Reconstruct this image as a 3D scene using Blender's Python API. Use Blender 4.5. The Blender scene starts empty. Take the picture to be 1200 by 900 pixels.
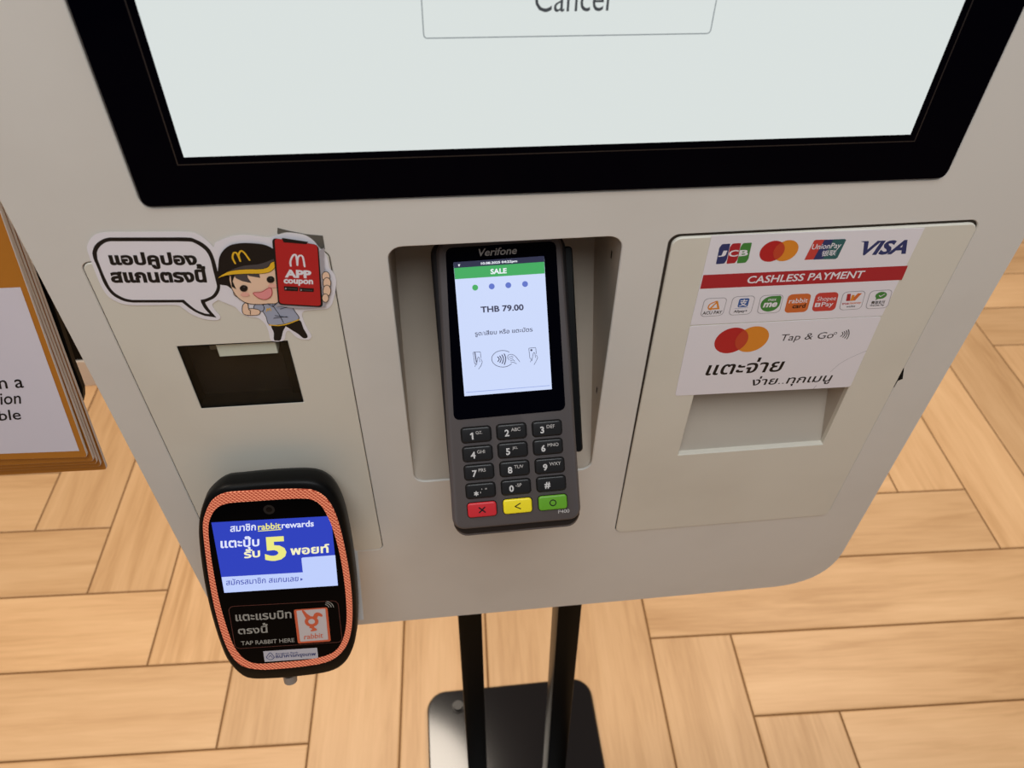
import bpy, math, random
import numpy as np
from mathutils import Matrix, Vector

random.seed(7)
SC = bpy.context.scene
COL = SC.collection

# ------------------------------------------------------------------ camera, world, lights, exposure
CAM_F = 900.0                                   # focal length in pixels of the 1200 x 900 frame
CAM_P = np.array([-0.07177159, -0.37823800, 1.32])
PITCH, YAW, ROLL = 0.78489578, 0.12420014, 0.02278056


def cam_axes():
    f = np.array([math.sin(YAW) * math.cos(PITCH), math.cos(YAW) * math.cos(PITCH), -math.sin(PITCH)])
    rt = np.array([math.cos(YAW), -math.sin(YAW), 0.0])
    up = np.cross(rt, f)
    return f, math.cos(ROLL) * rt + math.sin(ROLL) * up, -math.sin(ROLL) * rt + math.cos(ROLL) * up


CF, CR, CU = cam_axes()
cam_data = bpy.data.cameras.new('camera')
cam = bpy.data.objects.new('camera', cam_data)
COL.objects.link(cam)
cam.matrix_world = Matrix(((CR[0], CU[0], -CF[0], CAM_P[0]), (CR[1], CU[1], -CF[1], CAM_P[1]),
                           (CR[2], CU[2], -CF[2], CAM_P[2]), (0, 0, 0, 1)))
cam_data.sensor_width = 36.0
cam_data.lens = CAM_F / 1200.0 * 36.0
cam_data.clip_start = 0.02
cam_data.dof.use_dof = True
cam_data.dof.focus_distance = 0.53
cam_data.dof.aperture_fstop = 11.0
SC.camera = cam

SC.view_settings.view_transform = 'Standard'
SC.view_settings.look = 'None'
SC.view_settings.gamma = 1.0
SC.view_settings.exposure = 0.0
SC.view_settings.use_curve_mapping = False

world = bpy.data.worlds.new('world')
SC.world = world
world.use_nodes = True
wb = world.node_tree.nodes['Background']
wb.inputs[0].default_value = (0.95, 0.97, 1.0, 1)
wb.inputs[1].default_value = 0.15


def area_light(name, loc, target, size, energy, color):
    d = bpy.data.lights.new(name, 'AREA')
    d.shape = 'DISK'
    d.size = size
    d.energy = energy
    d.color = color
    o = bpy.data.objects.new(name, d)
    COL.objects.link(o)
    o.location = loc
    o.rotation_euler = (Vector(target) - Vector(loc)).to_track_quat('-Z', 'Y').to_euler()
    return o


WARM = (1.0, 0.88, 0.74)
area_light('ceiling_lamp_behind', (-0.45, 0.95, 3.0), (-0.45, 0.95, 0), 0.85, 36, WARM)
area_light('ceiling_lamp_right', (1.7, 1.2, 3.0), (1.4, 0.9, 0), 0.7, 37, WARM)
area_light('ceiling_lamp_left', (-1.6, 0.3, 3.0), (-1.3, 0.2, 0), 0.7, 36, WARM)
area_light('front_fill_light', (-0.05, -0.80, 2.38), (0.0, 0.0, 1.0), 1.1, 19, (0.93, 0.97, 1.0))  # unseen fill light, set low in front to grade the panel top to bottom

# ------------------------------------------------------------------ materials


def lin(c):
    return tuple(((x / 255.0) / 12.92 if x / 255.0 <= 0.04045 else ((x / 255.0 + 0.055) / 1.055) ** 2.4) for x in c)


MATS = {}


def mat(name, rgb, rough=0.5, metal=0.0, spec=0.5, emit=0.0, coat=0.0):
    if name in MATS:
        return MATS[name]
    m = bpy.data.materials.new(name)
    m.use_nodes = True
    b = m.node_tree.nodes['Principled BSDF']
    c = lin(rgb) + (1,)
    b.inputs['Base Color'].default_value = c
    b.inputs['Roughness'].default_value = rough
    b.inputs['Metallic'].default_value = metal
    b.inputs['Specular IOR Level'].default_value = spec
    b.inputs['Coat Weight'].default_value = coat
    if emit:
        b.inputs['Base Color'].default_value = (0.01, 0.01, 0.01, 1)
        b.inputs['Emission Color'].default_value = c
        b.inputs['Emission Strength'].default_value = emit
    MATS[name] = m
    return m


def nodes_of(m):
    return m.node_tree.nodes, m.node_tree.links, m.node_tree.nodes['Principled BSDF']


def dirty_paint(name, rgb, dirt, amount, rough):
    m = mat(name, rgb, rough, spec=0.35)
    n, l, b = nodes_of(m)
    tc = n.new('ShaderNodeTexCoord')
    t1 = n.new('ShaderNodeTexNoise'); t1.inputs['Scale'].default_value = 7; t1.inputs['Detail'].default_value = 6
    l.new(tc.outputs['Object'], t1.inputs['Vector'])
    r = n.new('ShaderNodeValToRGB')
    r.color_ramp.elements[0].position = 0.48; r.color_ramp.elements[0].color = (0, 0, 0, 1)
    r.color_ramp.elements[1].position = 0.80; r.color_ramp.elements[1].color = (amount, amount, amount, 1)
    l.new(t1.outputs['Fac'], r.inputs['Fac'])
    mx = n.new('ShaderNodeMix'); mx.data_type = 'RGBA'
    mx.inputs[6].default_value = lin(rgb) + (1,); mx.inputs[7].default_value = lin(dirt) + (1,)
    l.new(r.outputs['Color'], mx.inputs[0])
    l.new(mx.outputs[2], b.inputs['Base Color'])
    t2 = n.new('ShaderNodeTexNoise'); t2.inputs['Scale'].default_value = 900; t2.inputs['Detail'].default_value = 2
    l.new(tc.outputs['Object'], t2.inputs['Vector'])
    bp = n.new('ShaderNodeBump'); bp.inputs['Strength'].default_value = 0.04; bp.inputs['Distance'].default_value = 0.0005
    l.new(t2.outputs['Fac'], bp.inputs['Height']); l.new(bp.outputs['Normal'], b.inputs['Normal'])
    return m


M_BODY = dirty_paint('kiosk_white_paint', (220, 215, 207), (178, 168, 156), 0.22, 0.42)
M_DOOR = dirty_paint('kiosk_ivory_paint', (222, 216, 202), (176, 164, 146), 0.25, 0.45)
M_RECESS_SHADE = dirty_paint('recess_shade_paint', (188, 177, 163), (150, 138, 122), 0.4, 0.5)  # paint darkened to carry the shade inside the niche and slip recess
M_GAPSHADE = mat('gap_shade_brown', (58, 50, 43), 0.8, spec=0.1)  # colour of the shade in the door gaps
M_GAP = mat('gap_black', (20, 18, 16), 0.8, spec=0.1)
M_GLASSB = mat('bezel_glass', (2, 2, 8), 0.06, spec=0.03)
M_BEZEDGE = mat('bezel_edge', (38, 34, 34), 0.3)
M_SCREEN = mat('kiosk_display', (217, 224, 222), 0.3, spec=0.2, emit=1.0)
M_SCRLINE = mat('display_grey_line', (120, 128, 132), 0.3, spec=0.2, emit=1.0)
M_SCRTEXT = mat('display_dark_text', (62, 66, 70), 0.3, spec=0.2, emit=1.0)
M_BLACKGLOSS = mat('black_gloss_paint', (20, 14, 12), 0.10, spec=0.55)
M_BLACKLEG = mat('black_leg_paint', (8, 7, 6), 0.3, spec=0.06)
M_STEEL = mat('dark_steel', (34, 31, 29), 0.3, metal=0.3)
M_PLASTIC = mat('terminal_grey_plastic', (88, 82, 82), 0.5, spec=0.3)
M_PLASTIC_D = mat('terminal_dark_plastic', (30, 28, 30), 0.45, spec=0.3)
M_KEYB = mat('key_black', (26, 25, 26), 0.35, spec=0.4)
M_KEYR = mat('key_red', (196, 38, 46), 0.4)
M_KEYY = mat('key_yellow', (236, 214, 34), 0.4)
M_KEYG = mat('key_green', (96, 156, 36), 0.4)
M_WHITEPRINT = mat('white_print', (196, 192, 190), 0.6, spec=0.2)
M_GREYPRINT = mat('grey_print', (176, 170, 166), 0.6, spec=0.2)
M_BLACKPRINT = mat('black_print', (22, 18, 18), 0.5, spec=0.3)
M_STICKER = mat('sticker_white', (236, 231, 236), 0.35, spec=0.4)
M_STEDGE = mat('sticker_edge', (210, 200, 190), 0.5)
M_RED = mat('print_red', (176, 30, 44), 0.4)
M_MCRED = mat('logo_red', (188, 26, 34), 0.4)
M_MCORG = mat('logo_orange', (228, 140, 40), 0.4)
M_MCMIX = mat('logo_red_orange', (198, 66, 40), 0.4)
M_NAVY = mat('print_navy', (38, 52, 106), 0.4)
M_GREEN = mat('print_green', (62, 134, 58), 0.4)
M_BLUE = mat('print_blue', (46, 92, 160), 0.4)
M_TEAL = mat('print_teal', (36, 96, 98), 0.4)
M_ORANGE = mat('print_orange', (214, 108, 50), 0.4)
M_SHOPRED = mat('print_brick_red', (204, 62, 56), 0.4)
M_LGREY = mat('print_light_grey', (172, 166, 172), 0.5)
M_SKIN = mat('print_skin', (244, 206, 176), 0.4)
M_SHIRT = mat('print_shirt_grey', (164, 170, 190), 0.4)
M_YELLOW = mat('print_yellow', (240, 188, 40), 0.4)
M_PINK = mat('print_pink', (238, 150, 150), 0.4)
M_CAPGREY = mat('print_cap_grey', (70, 66, 70), 0.4)
M_TAPE = mat('grey_tape', (92, 90, 84), 0.35)
M_BLACKBODY = mat('reader_black_plastic', (7, 7, 7), 0.42, spec=0.14)
M_READERGLASS = mat('reader_black_glass', (3, 3, 4), 0.08, spec=0.08)
M_BRACKET = mat('bracket_white', (215, 212, 208), 0.4)
M_COUNTER = mat('counter_black', (5, 5, 5), 0.5, spec=0.08)
M_PLINTH = mat('plinth_white', (230, 220, 210), 0.5)
M_BOARD = mat('board_black', (5, 5, 5), 0.5, spec=0.1)
M_SHEETO = mat('sheet_orange', (178, 112, 34), 0.35)
M_SHEETE = mat('sheet_edge', (206, 200, 198), 0.3)
M_PAPER = mat('paper_white', (212, 204, 212), 0.6, spec=0.2)


def mat_ring():
    m = mat('lit_ring', (232, 128, 92), 0.4)
    n, l, b = nodes_of(m)
    tc = n.new('ShaderNodeTexCoord')
    w1 = n.new('ShaderNodeTexWave'); w1.inputs['Scale'].default_value = 210; w1.bands_direction = 'DIAGONAL'
    w2 = n.new('ShaderNodeTexWave'); w2.inputs['Scale'].default_value = 230; w2.bands_direction = 'Y'
    for w in (w1, w2):
        l.new(tc.outputs['Object'], w.inputs['Vector'])
    mu = n.new('ShaderNodeMath'); mu.operation = 'MULTIPLY'
    l.new(w1.outputs['Fac'], mu.inputs[0]); l.new(w2.outputs['Fac'], mu.inputs[1])
    r = n.new('ShaderNodeValToRGB')
    r.color_ramp.elements[0].position = 0.05; r.color_ramp.elements[0].color = lin((128, 40, 22)) + (1,)
    r.color_ramp.elements[1].position = 0.6; r.color_ramp.elements[1].color = lin((255, 168, 128)) + (1,)
    l.new(mu.outputs[0], r.inputs['Fac'])
    b.inputs['Base Color'].default_value = lin((150, 70, 50)) + (1,)
    l.new(r.outputs['Color'], b.inputs['Emission Color'])
    b.inputs['Emission Strength'].default_value = 0.72
    return m


M_RING = mat_ring()


def mat_glass():
    m = bpy.data.materials.new('thin_window_glass')
    m.use_nodes = True
    n, l = m.node_tree.nodes, m.node_tree.links
    n.clear()
    o = n.new('ShaderNodeOutputMaterial'); mx = n.new('ShaderNodeMixShader')
    t = n.new('ShaderNodeBsdfTransparent'); t.inputs[0].default_value = (0.93, 0.95, 0.93, 1)
    g = n.new('ShaderNodeBsdfGlossy'); g.inputs['Roughness'].default_value = 0.03
    mx.inputs[0].default_value = 0.012
    l.new(t.outputs[0], mx.inputs[1]); l.new(g.outputs[0], mx.inputs[2]); l.new(mx.outputs[0], o.inputs[0])
    return m


M_WINDOW = mat_glass()


def mat_wood():
    m = mat('wood_planks', (222, 178, 128), 0.42, spec=0.35)
    n, l, b = nodes_of(m)
    uv = n.new('ShaderNodeUVMap'); uv.uv_map = 'UVMap'
    mp = n.new('ShaderNodeMapping'); mp.inputs['Scale'].default_value = (2.2, 26, 1)
    l.new(uv.outputs[0], mp.inputs['Vector'])
    t1 = n.new('ShaderNodeTexNoise'); t1.inputs['Scale'].default_value = 1.0; t1.inputs['Detail'].default_value = 7
    t1.inputs['Roughness'].default_value = 0.6; t1.inputs['Distortion'].default_value = 1.1
    l.new(mp.outputs[0], t1.inputs['Vector'])
    mp2 = n.new('ShaderNodeMapping'); mp2.inputs['Scale'].default_value = (1.6, 7.5, 1)
    l.new(uv.outputs[0], mp2.inputs['Vector'])
    t2 = n.new('ShaderNodeTexNoise'); t2.inputs['Scale'].default_value = 1.0; t2.inputs['Detail'].default_value = 3
    t2.inputs['Distortion'].default_value = 0.6
    l.new(mp2.outputs[0], t2.inputs['Vector'])
    r = n.new('ShaderNodeValToRGB')
    e = r.color_ramp.elements
    e[0].position = 0.30; e[0].color = lin((190, 145, 98)) + (1,)
    e[1].position = 0.72; e[1].color = lin((231, 189, 142)) + (1,)
    k = e.new(0.5); k.color = lin((216, 172, 125)) + (1,)
    mp3 = n.new('ShaderNodeMapping'); mp3.inputs['Scale'].default_value = (9, 130, 1)
    l.new(uv.outputs[0], mp3.inputs['Vector'])
    t3 = n.new('ShaderNodeTexNoise'); t3.inputs['Scale'].default_value = 1.0; t3.inputs['Detail'].default_value = 5
    t3.inputs['Distortion'].default_value = 0.8
    l.new(mp3.outputs[0], t3.inputs['Vector'])
    h3 = n.new('ShaderNodeMath'); h3.operation = 'MULTIPLY_ADD'; h3.inputs[1].default_value = 0.24; h3.inputs[2].default_value = -0.12
    l.new(t3.outputs['Fac'], h3.inputs[0])
    ad3 = n.new('ShaderNodeMath'); ad3.operation = 'ADD'
    av = n.new('ShaderNodeMath'); av.operation = 'ADD'
    h1 = n.new('ShaderNodeMath'); h1.operation = 'MULTIPLY'; h1.inputs[1].default_value = 0.5
    h2 = n.new('ShaderNodeMath'); h2.operation = 'MULTIPLY'; h2.inputs[1].default_value = 0.5
    l.new(t1.outputs['Fac'], h1.inputs[0]); l.new(t2.outputs['Fac'], h2.inputs[0])
    l.new(h1.outputs[0], av.inputs[0]); l.new(h2.outputs[0], av.inputs[1])
    l.new(av.outputs[0], ad3.inputs[0]); l.new(h3.outputs[0], ad3.inputs[1])
    l.new(ad3.outputs[0], r.inputs['Fac'])
    at = n.new('ShaderNodeAttribute'); at.attribute_name = 'tone'
    hs = n.new('ShaderNodeHueSaturation')
    l.new(at.outputs['Fac'], hs.inputs['Value']); l.new(r.outputs['Color'], hs.inputs['Color'])
    l.new(hs.outputs[0], b.inputs['Base Color'])
    return m


M_WOOD = mat_wood()
M_GROUT = mat('grout_brown', (120, 86, 54), 0.8, spec=0.1)

# ------------------------------------------------------------------ frames: a local a,b plane with a height along its normal


class Frame:
    def __init__(s, O, u, v, n):
        s.O, s.u, s.v, s.n = [np.array(x, float) for x in (O, u, v, n)]

    def px(s, pts, h=0.0):
        """where the lines of sight of picture points meet this plane (local coordinates in metres)"""
        out = []
        for x, y in pts:
            d = CF + (x - 600.0) / CAM_F * CR - (y - 450.0) / CAM_F * CU
            t = ((s.O + h * s.n - CAM_P) @ s.n) / (d @ s.n)
            q = CAM_P + t * d - s.O
            out.append((float(q @ s.u), float(q @ s.v)))
        return out

    def matrix(s):
        return Matrix(((s.u[0], s.v[0], s.n[0], s.O[0]), (s.u[1], s.v[1], s.n[1], s.O[1]),
                       (s.u[2], s.v[2], s.n[2], s.O[2]), (0, 0, 0, 1)))

    def moved(s, a, b, h=0.0):
        return Frame(s.O + a * s.u + b * s.v + h * s.n, s.u, s.v, s.n)


def tilted(O, rec, yaw, roll):
    c, sn = math.cos(rec), math.sin(rec)
    u = np.array([1, 0, 0.]); v = np.array([0, sn, c]); n = np.array([0, -c, sn])
    cr, sr = math.cos(roll), math.sin(roll)
    u, v = cr * u + sr * v, -sr * u + cr * v
    cy, sy = math.cos(yaw), math.sin(yaw)
    R = np.array([[cy, -sy, 0], [sy, cy, 0], [0, 0, 1]])
    return Frame(O, R @ u, R @ v, R @ n)


PANEL = Frame((0, 0, 0), (1, 0, 0), (0, 0, 1), (0, -1, 0))
R_ = math.radians


def crop(ox, oy, s):
    return lambda pts: [(ox + x / s, oy + y / s) for x, y in pts]


# ------------------------------------------------------------------ 2D shapes


def area(p):
    return 0.5 * sum(p[i - 1][0] * p[i][1] - p[i][0] * p[i - 1][1] for i in range(len(p)))


def ccw(p):
    return list(p) if area(p) > 0 else list(p)[::-1]


def rrect(x0, y0, x1, y1, r, n=6):
    out = []
    for cx, cy, a0 in ((x1 - r, y0 + r, -90), (x1 - r, y1 - r, 0), (x0 + r, y1 - r, 90), (x0 + r, y0 + r, 180)):
        for i in range(n + 1):
            a = R_(a0 + 90 * i / n)
            out.append((cx + r * math.cos(a), cy + r * math.sin(a)))
    return out


def ell(cx, cy, rx, ry=None, n=28):
    ry = rx if ry is None else ry
    return [(cx + rx * math.cos(2 * math.pi * i / n), cy + ry * math.sin(2 * math.pi * i / n)) for i in range(n)]


def spline(p, closed=True, n=5):
    out = []
    N = len(p)
    rng = range(N) if closed else range(N - 1)
    g = (lambda i: p[i % N]) if closed else (lambda i: p[min(max(i, 0), N - 1)])
    for i in rng:
        p0, p1, p2, p3 = g(i - 1), g(i), g(i + 1), g(i + 2)
        for k in range(n):
            t = k / n
            out.append(tuple(0.5 * (2 * p1[j] + (p2[j] - p0[j]) * t + (2 * p0[j] - 5 * p1[j] + 4 * p2[j] - p3[j]) * t * t
                                    + (3 * p1[j] - p0[j] - 3 * p2[j] + p3[j]) * t ** 3) for j in (0, 1)))
    if not closed:
        out.append(p[-1])
    return out


def stroke(p, w, closed=False, cap=True):
    """polygons covering a line of width w"""
    out = []
    pts = list(p) + ([p[0]] if closed else [])
    for i in range(len(pts) - 1):
        (x0, y0), (x1, y1) = pts[i], pts[i + 1]
        L = math.hypot(x1 - x0, y1 - y0)
        if L < 1e-9:
            continue
        nx, ny = -(y1 - y0) / L * w / 2, (x1 - x0) / L * w / 2
        out.append(ccw([(x0 + nx, y0 + ny), (x1 + nx, y1 + ny), (x1 - nx, y1 - ny), (x0 - nx, y0 - ny)]))
    if cap:
        for x, y in pts:
            out.append(ell(x, y, w / 2, n=8))
    return out


def offset(p, d):
    """grow a ccw polygon by d"""
    n = len(p)
    out = []
    for i in range(n):
        a, b, c = np.array(p[i - 1]), np.array(p[i]), np.array(p[(i + 1) % n])
        e1, e2 = b - a, c - b
        l1, l2 = np.hypot(*e1), np.hypot(*e2)
        if l1 < 1e-12 or l2 < 1e-12:
            out.append(tuple(b)); continue
        n1 = np.array([e1[1], -e1[0]]) / l1; n2 = np.array([e2[1], -e2[0]]) / l2
        k = 1 + n1 @ n2
        m = (n1 + n2) / max(k, 0.5)
        out.append(tuple(b + d * m))
    return out


def fill(polys):
    """non-zero winding fill as trapezoids"""
    A = []
    for p in polys:
        n = len(p)
        for i in range(n):
            A.append((p[i][0], p[i][1], p[(i + 1) % n][0], p[(i + 1) % n][1]))
    E = np.array([e for e in A if abs(e[1] - e[3]) > 1e-10], float)
    if not len(E):
        return []
    ys = list(E[:, 1]) + list(E[:, 3])
    # crossings
    x1, y1, x2, y2 = E.T
    dx, dy = x2 - x1, y2 - y1
    for i in range(len(E)):
        den = dx[i] * dy - dy[i] * dx
        with np.errstate(divide='ignore', invalid='ignore'):
            t = ((x1 - x1[i]) * dy - (y1 - y1[i]) * dx) / den
            u = ((x1 - x1[i]) * dy[i] - (y1 - y1[i]) * dx[i]) / den
        ok = (np.abs(den) > 1e-18) & (t > 1e-6) & (t < 1 - 1e-6) & (u > 1e-6) & (u < 1 - 1e-6)
        ys += list(y1[i] + t[ok] * dy[i])
    ys = np.sort(np.array(ys))
    span = ys[-1] - ys[0]
    keep = [ys[0]]
    for y in ys[1:]:
        if y - keep[-1] > span * 2e-5:
            keep.append(y)
    quads = []
    lo, hi = np.minimum(y1, y2), np.maximum(y1, y2)
    sg = np.where(y2 > y1, 1, -1)
    open_ = {}
    for ya, yb in zip(keep[:-1], keep[1:]):
        ym = (ya + yb) / 2
        idx = np.nonzero((lo <= ym) & (hi > ym))[0]
        xm = x1[idx] + (ym - y1[idx]) / dy[idx] * dx[idx]
        od = idx[np.argsort(xm)]
        w = 0
        new = {}
        for e in od:
            if w == 0:
                st = e
            w += sg[e]
            if w == 0:
                f = lambda k, y: x1[k] + (y - y1[k]) / dy[k] * dx[k]
                key = (st, e)
                if key in open_:
                    q = quads[open_[key]]
                    q[2] = (f(e, yb), yb); q[3] = (f(st, yb), yb)
                    new[key] = open_[key]
                else:
                    quads.append([(f(st, ya), ya), (f(e, ya), ya), (f(e, yb), yb), (f(st, yb), yb)])
                    new[key] = len(quads) - 1
        open_ = new
    return quads


# ------------------------------------------------------------------ text outlines from the built-in font


def raw_contours(s):
    c = bpy.data.curves.new('outline', 'FONT')
    c.body = s
    c.size = 1.0
    c.fill_mode = 'NONE'
    c.resolution_u = 3
    o = bpy.data.objects.new('outline', c)
    COL.objects.link(o)
    bpy.context.view_layer.update()
    me = o.to_mesh()
    nxt = {}
    for e in me.edges:
        a, b = e.vertices
        nxt.setdefault(a, []).append(b); nxt.setdefault(b, []).append(a)
    seen = set(); out = []
    for v in range(len(me.vertices)):
        if v in seen or v not in nxt:
            continue
        loop = [v]; seen.add(v)
        cur, prev = v, None
        # follow ascending index first so that the direction of the outline is kept
        while True:
            cand = [w for w in nxt[cur] if w not in seen]
            if not cand:
                break
            w = cur + 1 if cur + 1 in cand else cand[0]
            loop.append(w); seen.add(w); cur = w
        out.append([(me.vertices[i].co.x, me.vertices[i].co.y) for i in loop])
    o.to_mesh_clear()
    bpy.data.objects.remove(o)
    bpy.data.curves.remove(c)
    return [p for p in out if len(p) > 2]


TONES = '\u0e48\u0e49\u0e4a\u0e4b\u0e4c'
UPPER = '\u0e31\u0e34\u0e35\u0e36\u0e37'
CACHE = {}


def contours(s, bold=0.0, shear=0.0):
    key = (s, bold, shear)
    if key in CACHE:
        return CACHE[key]
    base, extra = '', []
    for i, ch in enumerate(s):
        if ch in TONES and i and s[i - 1] in UPPER:
            pre = base[:-1]
            n = len(raw_contours(pre)) if pre else 0
            mark = raw_contours(pre + ch)[n:]
            extra += [[(x, y + 0.20) for x, y in p] for p in mark]
        else:
            base += ch
    cs = raw_contours(base) + extra
    # direction of the outer outlines
    big = max(cs, key=lambda p: abs(area(p)))
    if area(big) < 0:
        cs = [p[::-1] for p in cs]
    if bold:
        cs = [offset(p, bold) for p in cs]
    if shear:
        cs = [[(x + shear * y, y) for x, y in p] for p in cs]
    CACHE[key] = cs
    return cs


def clusters(cs):
    items = sorted(((min(x for x, _ in p), max(x for x, _ in p), p) for p in cs), key=lambda t: t[0])
    out = []; cur = []; hi = -1e9
    for a, b, p in items:
        if cur and a > hi:
            out.append(cur); cur = []; hi = -1e9
        cur.append(p); hi = max(hi, b)
    if cur:
        out.append(cur)
    return out


class MB:
    """collects faces in local a, b, height coordinates and links them as ONE mesh object"""

    def __init__(s):
        s.v, s.f, s.m, s.mats = [], [], [], []

    def mi(s, m):
        if m not in s.mats:
            s.mats.append(m)
        return s.mats.index(m)

    def quad(s, pts, m):
        i = len(s.v)
        s.v += [tuple(p) for p in pts]
        s.f.append(tuple(range(i, i + len(pts)))); s.m.append(s.mi(m))

    def flat(s, polys, h, m, flip=False):
        for q in fill(polys):
            pts = [(x, y, h) for x, y in q]
            if abs(q[0][0] - q[1][0]) < 1e-9:
                pts = pts[1:]
            elif abs(q[2][0] - q[3][0]) < 1e-9:
                pts = pts[:3]
            s.quad(pts[::-1] if flip else pts, m)
        return s

    def one(s, poly, h, m):
        return s.flat([ccw(poly)], h, m)

    def text(s, txt, h, m, bl, br, tl, bold=0.0, shear=0.0):
        """lettering whose bounding box is the parallelogram bl, br, tl (local coordinates)"""
        cs = contours(txt, bold, shear)
        xs = [x for p in cs for x, _ in p]; ysv = [y for p in cs for _, y in p]
        x0, x1, y0, y1 = min(xs), max(xs), min(ysv), max(ysv)
        bl, br, tl = np.array(bl), np.array(br), np.array(tl)
        for cl in clusters(cs):
            P = []
            for p in cl:
                P.append([tuple(bl + (br - bl) * (x - x0) / (x1 - x0) + (tl - bl) * (y - y0) / (y1 - y0)) for x, y in p])
            s.flat(P, h, m)
        return s

    def text_at(s, txt, h, m, a, b, height, bold=0.0, shear=0.0, center=False):
        cs = contours(txt, bold, shear)
        xs = [x for p in cs for x, _ in p]; ysv = [y for p in cs for _, y in p]
        w = (max(xs) - min(xs)) / (max(ysv) - min(ysv)) * height
        if center:
            a -= w / 2; b -= height / 2
        return s.text(txt, h, m, (a, b), (a + w, b), (a, b + height), bold, shear)

    def ring(s, p0, h0, p1, h1, m):
        i = len(s.v); n = len(p0)
        s.v += [(x, y, h0) for x, y in p0] + [(x, y, h1) for x, y in p1]
        for k in range(n):
            k2 = (k + 1) % n
            s.f.append((i + k, i + k2, i + n + k2, i + n + k)); s.m.append(s.mi(m))
        return s

    def loft(s, rings, m, cap0=True, cap1=True, mtop=None):
        """rings: list of (polygon ccw, height) from back to front, equal counts, welded"""
        i0 = len(s.v); n = len(rings[0][0]); k = s.mi(m)
        for p, h in rings:
            s.v += [(x, y, h) for x, y in p]
        for r in range(len(rings) - 1):
            for j in range(n):
                j2 = (j + 1) % n
                a = i0 + r * n
                s.f.append((a + j, a + j2, a + n + j2, a + n + j)); s.m.append(k)
        if cap0:
            s.f.append(tuple(i0 + j for j in range(n))[::-1]); s.m.append(k)
        if cap1:
            a = i0 + (len(rings) - 1) * n
            s.f.append(tuple(a + j for j in range(n))); s.m.append(s.mi(mtop) if mtop else k)
        return s

    def plate(s, outer, h0, h1, m, ch=0.0, holes=(), hole_depth=None, back=True, mtop=None):
        """a board with a chamfered front edge and optional holes through its front"""
        o = ccw(outer)
        top = offset(o, -ch) if ch else o
        s.ring(o, h0, o, h1 - ch, m)
        if ch:
            s.ring(o, h1 - ch, top, h1, m)
        hs = [ccw(h) for h in holes]
        s.flat([top] + [h[::-1] for h in ([offset(h, ch) for h in hs] if ch else hs)], h1, mtop or m)
        for h in hs:
            hh = offset(h, ch) if ch else h
            if ch:
                s.ring(hh[::-1], h1, h[::-1], h1 - ch, m) if False else s.ring(h[::-1], h1 - ch, hh[::-1], h1, m)
            s.ring(h[::-1], h1 - (hole_depth or (h1 - h0)), h[::-1], h1 - ch, m)
        if back:
            thru = hs if (hole_depth or (h1 - h0)) >= (h1 - h0) else []
            s.flat([o] + [h[::-1] for h in thru], h0, m, flip=True)
        return s

    def box(s, x0, y0, z0, x1, y1, z1, m, ch=0.0):
        return s.plate([(x0, y0), (x1, y0), (x1, y1), (x0, y1)], z0, z1, m, ch)

    def build(s, name, parent=None, smooth=None, label=None):
        me = bpy.data.meshes.new(name)
        me.from_pydata([tuple(map(float, v)) for v in s.v], [], s.f)
        for m in s.mats:
            me.materials.append(m)
        me.polygons.foreach_set('material_index', s.m)
        if smooth:
            me.polygons.foreach_set('use_smooth', [True] * len(me.polygons))
            me.set_sharp_from_angle(angle=R_(smooth))
        me.update()
        o = bpy.data.objects.new(name, me)
        COL.objects.link(o)
        if parent is not None:
            o.parent = parent
        if label:
            o['label'] = label
        return o


def thing(name, frame, label, cat, group=None):
    o = bpy.data.objects.new(name, None)
    o.empty_display_size = 0.02
    COL.objects.link(o)
    o.matrix_world = frame.matrix()
    o['label'] = label; o['category'] = cat
    if group:
        o['group'] = group
    return o


LAYER = 0.00006

# ------------------------------------------------------------------ floor: herringbone of 150 x 900 mm wood-look planks


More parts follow.
